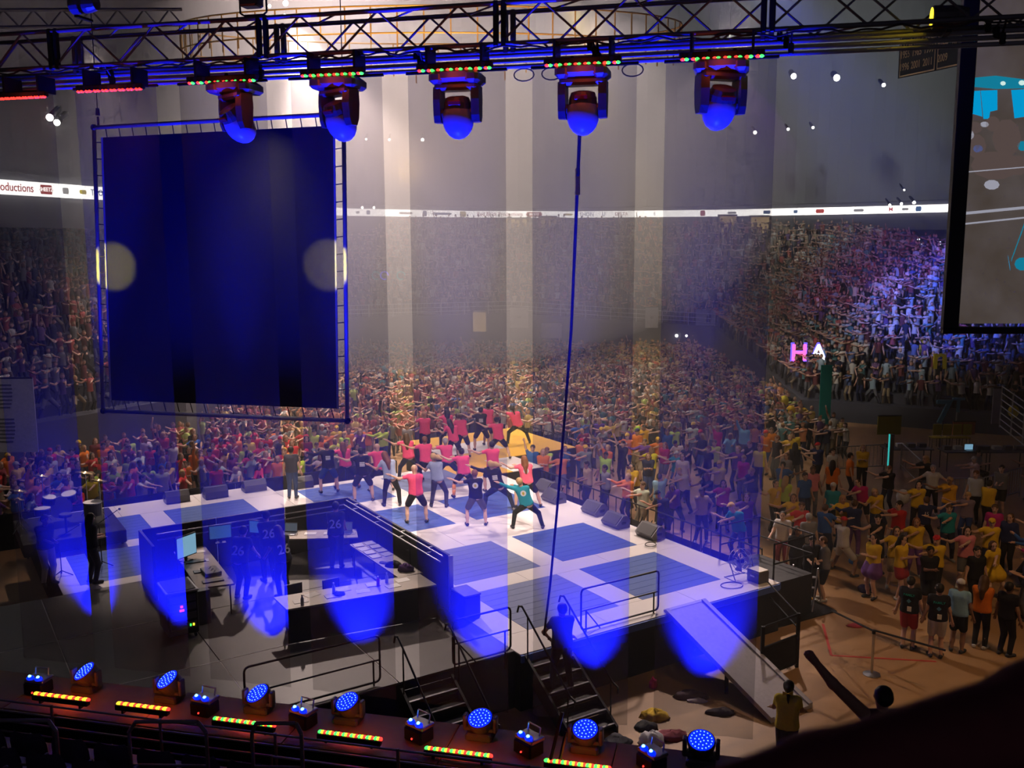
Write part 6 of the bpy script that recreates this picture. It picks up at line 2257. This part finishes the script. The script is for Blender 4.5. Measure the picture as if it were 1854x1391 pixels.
HAND = [  # head px, py, shirt kind, colour, bottoms, colour, hair, haircolour, pose, mirror, facing(deg; 0 = towards camera, 180 = away), label
    (1419, 925, 'tee', 'white', 'pants', 'maroon', 'hair_pony', 'dark', 'rail', 0, -10, 'woman in white printed shirt and maroon trousers leaning on the barrier'),
    (1465, 930, 'tee', 'grey', 'pants', 'black', 'hair_short', 'grey', 'stand', 0, 200, 'grey-haired man in grey shirt beside the white printed shirt'),
    (1443, 953, 'tee', 'black', 'pants', 'black', 'hair_long', 'dark', 'stand', 0, 30, 'long-haired woman in black by the barrier corner'),
    (1470, 970, 'tee', 'black', 'pants', 'black', 'hair_short', 'dark', 'phone', 0, 20, 'man in black behind the grey tee at the barrier'),
    (1495, 972, 'tee', 'grey', 'shorts', 'black', 'hair_short', 'brown', 'phone', 1, -70, 'man in pale grey tee and black shorts holding a bag by the barrier'),
    (1495, 912, 'tee', 'blue', 'pants', 'navy', 'hair_short', 'brown', 'reach', 1, 150, 'man in blue shirt behind the barrier group'),
    (1530, 938, 'tee', 'white', 'shorts', 'white', 'cap', 'red', 'lunge', 0, 140, 'dancer all in white with a red cap'),
    (1584, 968, 'tee', 'yellow', 'tutu', 'purple', 'hair_long', 'dark', 'clap', 0, -40, 'woman in yellow shirt and pale purple tutu'),
    (1548, 904, 'long', 'navy', 'pants', 'purple', 'hair_short', 'brown', 'reach', 0, 170, 'dancer in navy long sleeves near the white outfit'),
    (1590, 930, 'tank', 'black', 'shorts', 'black', 'hair_short', 'dark', 'reach', 1, 10, 'dancer in black tank top above the purple tutu'),
    (1526, 895, 'tee', 'yellow', 'pants', 'navy', 'hair_long', 'blonde', 'reach', 1, 20, 'blonde dancer in yellow above the white outfit'),
    (1509, 875, 'tee', 'teal', 'shorts', 'black', 'cap', 'white', 'stand', 0, 180, 'person in teal tee and white cap seen from behind'),
    (1590, 884, 'tee', 'yellow', 'shorts', 'navy', 'hair_long', 'blonde', 'swing', 1, 10, 'blonde dancer in yellow with arms low, middle of the right floor'),
    (1624, 952, 'tee', 'yellow', 'shorts', 'khaki', 'hair_long', 'brown', 'reach', 1, 10, 'brown-haired dancer in yellow just right of the tutu'),
    (1634, 970, 'tee', 'yellow', 'skirt', 'red', 'hair_long', 'dark', 'clap', 0, 60, 'long dark-haired dancer in yellow with a red skirt'),
    (1660, 936, 'tee', 'yellow', 'pants', 'purple', 'hair_long', 'auburn', 'reach', 1, 0, 'dancer in yellow shirt and purple trousers'),
    (1674, 900, 'tee', 'navy', 'pants', 'black', 'hair_short', 'brown', 'lunge', 1, 200, 'dancer in navy tee with a number on the back'),
    (1664, 870, 'tee', 'yellow', 'pants', 'black', 'hair_long', 'dark', 'reach', 1, 0, 'dark-haired dancer in yellow below the man with spread arms'),
    (1690, 842, 'tee', 'white', 'pants', 'black', 'hair_short', 'grey', 'spread', 0, 0, 'man in white shirt with arms spread before the steel barricade'),
    (1719, 912, 'tee', 'teal', 'pants', 'navy', 'hair_short', 'brown', 'reach', 1, 10, 'dancer in teal tee right of the navy tee'),
    (1685, 990, 'tee', 'black', 'shorts', 'black', 'hair_short', 'dark', 'clap', 0, 20, 'man in black facing the camera with joined hands'),
    (1697, 968, 'tee', 'yellow', 'pants', 'black', 'cap', 'red', 'reach', 1, -20, 'dancer in yellow with a cap behind the man in black'),
    (1752, 952, 'tee', 'pink', 'shorts', 'grey', 'hair_long', 'dark', 'reach', 1, 10, 'dancer in pale pink on the right floor'),
    (1800, 978, 'tee', 'yellow', 'tutu', 'yellow', 'hair_long', 'brown', 'swing', 1, 30, 'dancer in yellow shirt and yellow tutu'),
    (1770, 990, 'tee', 'black', 'pants', 'black', 'hair_short', 'dark', 'stand', 0, 30, 'person in black left of the yellow tutu'),
    (1802, 914, 'tee', 'magenta', 'pants', 'black', 'hair_short', 'brown', 'stand', 0, 0, 'person in a magenta shirt near the right edge'),
    (1797, 937, 'tee', 'yellow', 'pants', 'navy', 'cap', 'yellow', 'reach', 1, 0, 'dancer in yellow with a yellow cap below the magenta shirt'),
    (1830, 930, 'hoodie', 'navy', 'pants', 'black', 'hair_long', 'brown', 'stand', 0, -20, 'person in navy hooded top at the right edge'),
    (1792, 870, 'tee', 'yellow', 'pants', 'black', 'hair_short', 'dark', 'clap', 0, 160, 'man in yellow seen from behind by the steel barricade'),
    (1815, 842, 'tee', 'grey', 'shorts', 'black', 'hair_short', 'dark', 'phone', 0, -10, 'person in grey behind the steel barricade at the right'),
    (1768, 816, 'tee', 'white', 'pants', 'black', 'hair_short', 'dark', 'sit', 0, 60, 'person in white at the glowing laptop in the dark area'),
    (1650, 1045, 'tee', 'black', 'shorts', 'red', 'hair_short', 'dark', 'stand', 0, 170, 'man in black printed tee and red shorts, left of the pair'),
    (1702, 1058, 'tee', 'black', 'shorts', 'white', 'hair_short', 'dark', 'stand', 0, 185, 'man in black printed tee and white shorts, right of the pair'),
    (1740, 1050, 'tee', 'pale blue', 'shorts', 'black', 'cap', 'white', 'stand', 0, 170, 'person in pale blue tee and white cap'),
    (1782, 1044, 'hoodie', 'orange', 'pants', 'black', 'hair_long', 'brown', 'phone', 0, 170, 'person in a bright orange hooded top'),
    (1828, 1055, 'tee', 'black', 'pants', 'black', 'hair_short', 'dark', 'stand', 0, 150, 'person in black beside the orange hooded top'),
    (1508, 834, 'tee', 'orange', 'pants', 'black', 'hair_long', 'dark', 'stand', 0, 170, 'person in orange tee before the small barricade'),
    (1563, 806, 'tee', 'yellow', 'pants', 'black', 'hair_long', 'blonde', 'clap', 0, 0, 'blonde woman in yellow behind the small barricade'),
    (1540, 820, 'tee', 'orange', 'pants', 'navy', 'hair_short', 'dark', 'stand', 0, 100, 'tall person in amber shirt beside the small barricade'),
    (1508, 812, 'tee', 'white', 'pants', 'black', 'hair_short', 'dark', 'stand', 0, 40, 'person in white next to the small barricade'),
    (1418, 835, 'tee', 'blue', 'shorts', 'grey', 'hair_short', 'dark', 'reach', 1, 170, 'man in blue tee with a white back print'),
    (1440, 802, 'tank', 'black', 'pants', 'grey', 'hair_long', 'dark', 'spread', 0, 180, 'woman in black tank top seen from behind with arms out'),
    (1405, 868, 'tee', 'yellow', 'pants', 'black', 'hair_pony', 'dark', 'reach', 1, 30, 'woman in yellow with dark ponytail beside the blue panel edge'),
    (1422, 862, 'tee', 'lime', 'pants', 'black', 'hair_long', 'blonde', 'up', 0, 150, 'person in lime tee behind the woman in yellow'),
    (1458, 856, 'tee', 'blue', 'pants', 'navy', 'hair_short', 'dark', 'stand', 0, 30, 'man in blue tee near the middle of the right crowd'),
    (1472, 845, 'tee', 'pink', 'pants', 'grey', 'hair_short', 'brown', 'stand', 0, 10, 'person in pale pink tee above the blue tee'),
    (1437, 893, 'tee', 'yellow', 'shorts', 'black', 'hair_long', 'brown', 'reach', 1, 0, 'dancer in yellow crossing arms near the red shirt'),
    (1452, 908, 'tee', 'red', 'shorts', 'black', 'hair_short', 'brown', 'reach', 1, 0, 'dancer in red shirt beside the blue shirt man'),
    (1150, 846, 'tee', 'yellow', 'pants', 'black', 'hair_pony', 'dark', 'desk', 0, -30, 'woman in yellow bending at the barrier right of the rope'),
    (1195, 858, 'tee', 'pale blue', 'pants', 'black', 'hair_short', 'dark', 'up', 1, 160, 'man in pale blue polo with one arm raised at the barrier'),
    (1271, 884, 'tee', 'tan', 'pants', 'black', 'hair_short', 'dark', 'hips', 0, 20, 'man in tan shirt standing at the barrier behind the sheer panel'),
    (1065, 835, 'tank', 'tan', 'pants', 'black', 'hair_short', 'dark', 'phone', 1, -60, 'man in tan tank top beside the yellow runway'),
    (1098, 842, 'tank', 'grey', 'pants', 'black', 'hair_short', 'dark', 'phone', 1, -60, 'man in grey tank top beside the yellow runway'),
    (1352, 892, 'tee', 'purple', 'pants', 'black', 'hair_long', 'brown', 'reach', 1, 0, 'dancer in purple at the edge of the rightmost sheer panel'),
    (1222, 875, 'tee', 'purple', 'pants', 'navy', 'hair_long', 'dark', 'swing', 1, 10, 'dancer in purple bending behind the barrier'),
    (1310, 868, 'tee', 'magenta', 'pants', 'black', 'hair_long', 'dark', 'reach', 1, 0, 'dancer in magenta behind the rightmost sheer panel'),
]
CAMP = Vector((0, 0, CAMH))
for (px, py, sh, sc, bo, bc, ha, hc, pose, mir, fac, lb) in HAND:
    zf = 0.
    hgt = {'lunge': 1.60, 'sit': 1.30, 'desk': 1.5, 'swing': 1.6}.get(pose, 1.72)
    p = by_head(px, py, zf, hgt)
    hcol = HAIRC.get(hc) or CN.get(hc)
    rot = facing(p, (0, 0)) + math.radians(fac)
    o = person(p, rot, pose, bool(mir), sh, CN[sc], bo, BN.get(bc) or CN[bc], ha, hcol, lb, 'person', 'crowd on the floor', 1.0, None, random.choice([(.05, .05, .06), (.5, .5, .5)]))
    used.add(lb)
    placed.append((p.x, p.y))
    if 'black printed tee' in lb:
        J = get_joints(pose, False)
        pos = J['P'] + J['up'] * .40 + V3(0, 1, 0) * .132
        put('back_lettering', text_mesh('FAMILY', .075, M['green_cloth'], .006), o, M4=frame(-J['lat'], J['up'], pos))
        MB().lathe([(.05, -.01), (.05, .006)], 4).build('back_emblem', M['lightblue'], o, M4=frame(-J['lat'], J['up'], J['P'] + J['up'] * .26 + V3(0, 1, 0) * .128))
        MB().box((.02, 0, 0), (.09, .11, .02)).build('number_patch', M['paper'], o, M4=frame(-J['lat'], J['up'], J['P'] + J['up'] * .08 + V3(0, 1, 0) * .135))
    if 'number on the back' in lb:
        J = get_joints(pose, True)
        put('back_number', text_mesh('15', .16, M['paper'], .006), o, M4=frame(-J['lat'] if J['lat'][0] > 0 else J['lat'], J['up'], J['P'] + J['up'] * .3 + V3(0, 1, 0) * .135))
# the glowing laptop
lpz = atz(1745, 850, 0) + Vector((.1, -.2, .806))
r = empty('glowing_laptop', Matrix.Translation(lpz))
tag(r, 'small glowing laptop screen in the dark mixing area', 'laptop')
MB().box((0, 0, .01), (.36, .25, .02)).build('keyboard_base', M['plastic'], r)
MB().box((0, .13, .14), (.36, .015, .25)).build('lid', M['plastic'], r)
MB().box((0, .118, .14), (.33, .006, .22)).build('display', M['brightscreen'], r)


def blocked(x, y):
    u, v = UV((x, y))
    if -10.9 < u < 7.6 and -3.1 < v < 18:
        return True
    if -14. < u < -7.5 and -7.1 < v < 2.:
        return True
    if -10.9 < u < 12 and v > -3.1 and v < 18:
        return True
    return False


def too_close(x, y, d, pts):
    for (a, b) in pts:
        if (a - x) ** 2 + (b - y) ** 2 < d * d:
            return True
    return False


random.seed(99)
cand = []
grid = {}


def near_ok(x, y, d):
    gx, gy = int(x // 1), int(y // 1)
    for i in (-1, 0, 1):
        for j in (-1, 0, 1):
            for (a, b) in grid.get((gx + i, gy + j), ()):
                if (a - x) ** 2 + (b - y) ** 2 < d * d:
                    return False
    grid.setdefault((gx, gy), []).append((x, y))
    return True


for (a, b) in placed:
    grid.setdefault((int(a // 1), int(b // 1)), []).append((a, b))
for _ in range(34000):
    y = random.uniform(22, 73.5)
    x = random.uniform(-24, 21)
    if y > 37 and x > 14.3:
        continue
    if x < -13.8 and (y > 42 or x < -13.8 - (42 - y) * .633):
        continue
    if x < -.56 * y - .5:
        continue
    if blocked(x, y):
        continue
    # camera frame on the side
    if x > .56 * y + .5:
        continue
    if x < 0 and y < 27:
        continue
    if y < 27 and x < 9.5:
        continue
    u, v = UV((x, y))
    if y < 31 and (x < 7.2):
        dmin = 1.0
    elif y < 34:
        dmin = 1.15
    elif y < 39:
        dmin = .85
    else:
        dmin = .60
    if x < 2:
        dmin = .60
    if 11.5 < x and 33.5 < y < 39:
        continue
    if not near_ok(x, y, dmin):
        continue
    cand.append((math.hypot(x, y), x, y))
cand.sort()
NIND = 225
zone_words = lambda x, y: ('beyond the rear stage edge' if x < -4 else 'behind the yellow runway' if x < 2 else 'by the barrier' if x < 7 else 'on the right floor')
cnt = {}
ind, rest = cand[:NIND], cand[NIND:]
rows_for_label = {}
palR = ['yellow'] * 7 + ['black'] * 3 + ['white'] * 2 + ['blue', 'teal', 'purple', 'navy', 'orange', 'red', 'grey', 'magenta', 'pale blue', 'lime']
palM = ['red', 'red', 'maroon', 'white', 'white', 'yellow', 'lime', 'navy', 'purple', 'black', 'black', 'orange', 'grey', 'blue', 'teal']
palL = ['red'] * 5 + ['orange'] * 3 + ['yellow', 'lime', 'maroon', 'white', 'black', 'black', 'grey', 'blue', 'purple']
spec = []
for (d, x, y) in ind:
    z = zone_words(x, y)
    pal = palR if z == 'on the right floor' else palL if z in ('beyond the rear stage edge', 'behind the yellow runway') else palM
    sc = random.choice(pal)
    spec.append([x, y, z, sc, random.choice(['black', 'black', 'navy', 'grey', 'khaki', 'blue']), random.choice(['hair_short', 'hair_short', 'hair_long', 'hair_long', 'hair_pony', 'cap']), random.choice(['brown', 'dark', 'blonde', 'auburn'])])
NUMW = ['first', 'second', 'third', 'fourth', 'fifth', 'sixth', 'seventh', 'eighth', 'ninth', 'tenth', 'eleventh', 'twelfth', 'thirteenth', 'fourteenth', 'fifteenth', 'sixteenth', 'seventeenth', 'eighteenth', 'nineteenth', 'twentieth'] + ['number %s' % w for w in 'A B C D E F G H I J K L'.split()]
NUMW = NUMW[:20]
for t_, e_ in (('twenty', 'thirtieth'), ('thirty', 'fortieth'), ('forty', 'fiftieth'), ('fifty', 'sixtieth')):
    NUMW += [t_ + '-' + w for w in NUMW[:9]] + [e_]
groups_ = {}
for s in spec:
    groups_.setdefault((s[2], s[3]), []).append(s)
for g_ in groups_.values():
    g_.sort(key=lambda s: s[0] / s[1])
    for i, s in enumerate(g_):
        s.append(i)
        s.append(len(g_))
for s in spec:
    x, y, z, sc, bc, ha, hc, i, n = s
    fr_to = (-1., 24.) if x > 2 else ((-3., 26.) if x < -2 else (0, 24))
    pose = random.choice(['reach', 'reach', 'reach', 'reachfwd', 'clap', 'wide', 'up', 'stand', 'swing'])
    if ha == 'cap':
        hcol = CN[random.choice(['white', 'red', 'navy', 'yellow'])]
        hw = 'cap'
    else:
        hcol = HAIRC[hc]
        hw = {'brown': 'brown hair', 'dark': 'dark hair', 'blonde': 'blonde hair', 'auburn': 'auburn hair'}[hc]
    if n == 1:
        lb = 'only %s-shirted crowd member %s, %s' % (sc, z, hw)
    else:
        lb = 'crowd member %s in %s, %s, %s %s from left' % (z, sc, hw, NUMW[i], sc)
    rot = facing((x, y), fr_to) + random.uniform(-.5, .5)
    person(Vector((x, y, 0)), rot, pose, True, random.choice(['tee', 'tee', 'tee', 'long']), tuple(c * random.uniform(.8, 1.15) for c in CN[sc]), random.choice(['shorts', 'pants', 'pants']), BN[bc], ha, hcol, lb, 'person', 'crowd on the floor', random.uniform(.94, 1.05))

# ------------------------------------------------------------------ the uncountable rest of the crowd
def template(pose, mirror):
    J = get_joints(pose, mirror)
    mb = MB()
    reg = []

    def mark(r):
        while len(reg) < len(mb.v):
            reg.append(r)
    up, lat = J['up'], J['lat']
    lat = lat if lat[0] > 0 else -lat
    # torso
    vs, n = [], 6
    for (t, a, b) in ((-.04, .165, .12), (.2, .14, .11), (.40, .19, .12), (.52, .09, .08)):
        for i in range(n):
            q = 2 * math.pi * i / n
            vs.append(J['P'] + up * t + lat * (a * math.cos(q)) + V3(0, 1, 0) * (b * math.sin(q)))
    fs = []
    for j in range(3):
        for i in range(n):
            k = (i + 1) % n
            fs.append((j * n + i, j * n + k, (j + 1) * n + k, (j + 1) * n + i))
    fs.append(tuple(range(18, 24)))
    mb.add(vs, fs)
    mark(1)
    for s in 'LR':
        m = (J['sh' + s] + J['el' + s]) / 2
        mb.tube(J['sh' + s], m, .062, .058, 4, cap=False)
        mark(1)
        mb.tube(m, J['el' + s], .05, .044, 4, cap=False)
        mb.tube(J['el' + s], J['wr' + s] + (J['wr' + s] - J['el' + s]) * .55, .044, .03, 4)
        mark(0)
        mb.tube(J['hip' + s], J['kn' + s], .10, .075, 4, cap=False)
        mb.tube(J['kn' + s], J['an' + s], .075, .05, 4, cap=False)
        mark(2)
    h = J['head']
    spherecap(mb, tuple(h), .10, None, 6, 4, .88, 1., 1.2)
    mark(0)
    for i in range(len(mb.v) - 30, len(mb.v)):
        v = mb.v[i]
        if v.z > h[2] + .05 or (v.y > h[1] + .02 and v.z > h[2] - .08):
            reg[i] = 3
    tris = []
    for f in mb.f:
        for i in range(1, len(f) - 1):
            tris.append((f[0], f[i], f[i + 1]))
    return np.array([list(v) for v in mb.v]), np.array(tris), np.array(reg)


TPL = [template(p, m) for p, m in (('reach', True), ('reach', True), ('reachfwd', True), ('clap', True), ('up', True), ('stand', False), ('lunge', True))]
cmat, nt, bs = nodemat('crowd_clothes')
at = nt.nodes.new('ShaderNodeAttribute')
at.attribute_name = 'Col'
nt.links.new(at.outputs['Color'], bs.inputs['Base Color'])
bs.inputs['Roughness'].default_value = .8
bs.inputs['Specular IOR Level'].default_value = .2


def mass(name, items, label):
    """items: (x, y, z, rot, shirt colour)"""
    VV, TT_, CC = [], [], []
    off = 0
    hc = np.array(list(HAIRC.values()))
    for (x, y, z, rot, col) in items:
        v, t, r = TPL[rng.integers(len(TPL))]
        s = rng.uniform(.93, 1.05)
        c, n = math.cos(rot), math.sin(rot)
        p = np.empty_like(v)
        p[:, 0] = x + s * (v[:, 0] * c - v[:, 1] * n)
        p[:, 1] = y + s * (v[:, 0] * n + v[:, 1] * c)
        p[:, 2] = z + s * v[:, 2]
        col = np.array(col)
        col = col * .6 + col.mean() * .4 * np.array((1.1, 1., .75))
        pal = np.stack([np.array(SKIN[rng.integers(len(SKIN))]), np.array(col) * rng.uniform(.7, 1.2), np.array(list(BN.values())[rng.integers(4)]), hc[rng.choice([0, 0, 1, 1, 2, 3])]])
        VV.append(p)
        TT_.append(t + off)
        CC.append(pal[r])
        off += len(v)
    V = np.concatenate(VV)
    T = np.concatenate(TT_)
    Cc_ = np.concatenate(CC)
    me = bpy.data.meshes.new(name)
    me.vertices.add(len(V))
    me.vertices.foreach_set('co', V.astype(np.float32).ravel())
    me.loops.add(len(T) * 3)
    me.loops.foreach_set('vertex_index', T.astype(np.int32).ravel())
    me.polygons.add(len(T))
    me.polygons.foreach_set('loop_start', np.arange(0, len(T) * 3, 3, dtype=np.int32))
    me.polygons.foreach_set('loop_total', np.full(len(T), 3, dtype=np.int32))
    me.update(calc_edges=True)
    a = me.attributes.new('Col', 'FLOAT_COLOR', 'POINT')
    a.data.foreach_set('color', np.concatenate([Cc_, np.ones((len(Cc_), 1))], 1).astype(np.float32).ravel())
    me.materials.append(cmat)
    o = put(name, me)
    tag(o, label, 'crowd', None, 'stuff')
    return o


items = []
for (d, x, y) in rest:
    pal = palM if x > -3 else palL
    if y > 52:
        pal = ['black', 'navy', 'grey', 'maroon', 'white', 'yellow', 'tan', 'tan', 'purple', 'teal', 'red']
    items.append((x, y, 0., facing((x, y), (0, 26)) + random.uniform(-.5, .5), CN[random.choice(pal)]))
mass('floor_crowd', items, 'dense dancing crowd filling the floor beyond the stage')
secs = {0: 'right', 1: 'right', 2: 'far', 3: 'far', 4: 'left', 5: 'left'}
bag = {'far': [], 'right': [], 'left': []}
palT = {'far': ['black', 'black', 'navy', 'grey', 'maroon', 'white', 'tan', 'tan', 'red', 'purple'], 'right': ['black', 'maroon', 'white', 'white', 'navy', 'blue', 'grey', 'red', 'teal', 'purple', 'pale blue'], 'left': ['black', 'navy', 'grey', 'maroon', 'white', 'purple', 'red']}
for r in range(TROWS):
    la, lb2 = tier_line(r), tier_line(r + 1)
    line = [Vector(((p.x + q.x) / 2, (p.y + q.y) / 2, p.z)) for p, q in zip(la, lb2)]
    for si, (a, b) in enumerate(zip(line, line[1:])):
        nm = secs[si]
        n = int((b - a).length / .56)
        for i in range(n):
            if random.random() < .10:
                continue
            p = a.lerp(b, (i + .5 + random.uniform(-.2, .2)) / n)
            bag[nm].append((p.x, p.y, p.z, facing((p.x, p.y), (0, 30)) + random.uniform(-.4, .4), CN[random.choice(palT[nm])]))
for nm, lab in (('far', 'hazy crowd standing in the far seating tier'), ('right', 'crowd with outstretched arms in the blue-lit seating tier'), ('left', 'dim crowd in the tier beyond the drum kit')):
    mass(nm + '_tier_crowd', bag[nm], lab)
# balloons over the crowd
for i, (px, py, Y, c, lb) in enumerate([(1420, 726, 46, (.85, .7, .05), 'yellow balloon above the crowd by the pale post'), (1432, 744, 45, (.8, .5, .02), 'amber balloon above the crowd, left of a pair'), (1455, 748, 45, (.8, .5, .02), 'amber balloon above the crowd, right of a pair'), (1635, 900, 31, (.6, .6, .65), 'silver foil balloon among the yellow shirts'), (1835, 745, 40, (.85, .65, .04), 'yellow balloon at the right edge of the tier')]):
    r = empty('balloon', Matrix.Translation(aty(px, py, Y)))
    tag(r, lb, 'balloon')
    b = MB()
    spherecap(b, (0, 0, 0), .22, None, 12, 8, 1, 1, 1.2)
    b.build('envelope', cm('balloon_%d' % i, c), r, smooth=True)
    MB().lathe([(.025, -.30), (.008, -.26)], 6).build('knot', cm('balloon_%d' % i, c), r)
# ================================================================== HAZE
def volume_mat(name, dens, col, g):
    m = bpy.data.materials.new(name)
    m.use_nodes = True
    nt = m.node_tree
    nt.nodes.clear()
    out = nt.nodes.new('ShaderNodeOutputMaterial')
    v = nt.nodes.new('ShaderNodeVolumeScatter')
    v.inputs['Color'].default_value = (*col, 1)
    v.inputs['Density'].default_value = dens
    v.inputs['Anisotropy'].default_value = g
    nt.links.new(v.outputs[0], out.inputs['Volume'])
    return m


for m in (M['red'], M['green'], M['yel_led'], M['bluelens'], M['bluedot'], M['cyandot'], M['lamp'], M['dotlight'], M['neon_pink'], M['neon_blue'], M['neon_white'], M['greenglow'], M['lampwarm'], M['ink_red'], M['ink_blue'], M['ink_grey'], M['ink_yel']):
    m.cycles.emission_sampling = 'NONE'
hz = MB().box((0, 58, 17.3), (96, 84, 34.4)).build('haze', volume_mat('theatre_haze', .006, (.95, .95, .97), .35))
tag(hz, 'thin theatrical haze filling the hall behind the panels', 'haze', None, 'stuff')
sm = MB()
spherecap(sm, (0, 0, 0), 1., None, 32, 18)
smo = sm.build('smoke_cloud', volume_mat('smoke', .036, (.96, .95, .95), .35))
smo.location = (-6.5, 50, 12)
smo.scale = (21, 15, 9.5)
tag(smo, 'pale smoke drifting high over the stage', 'smoke', None, 'stuff')
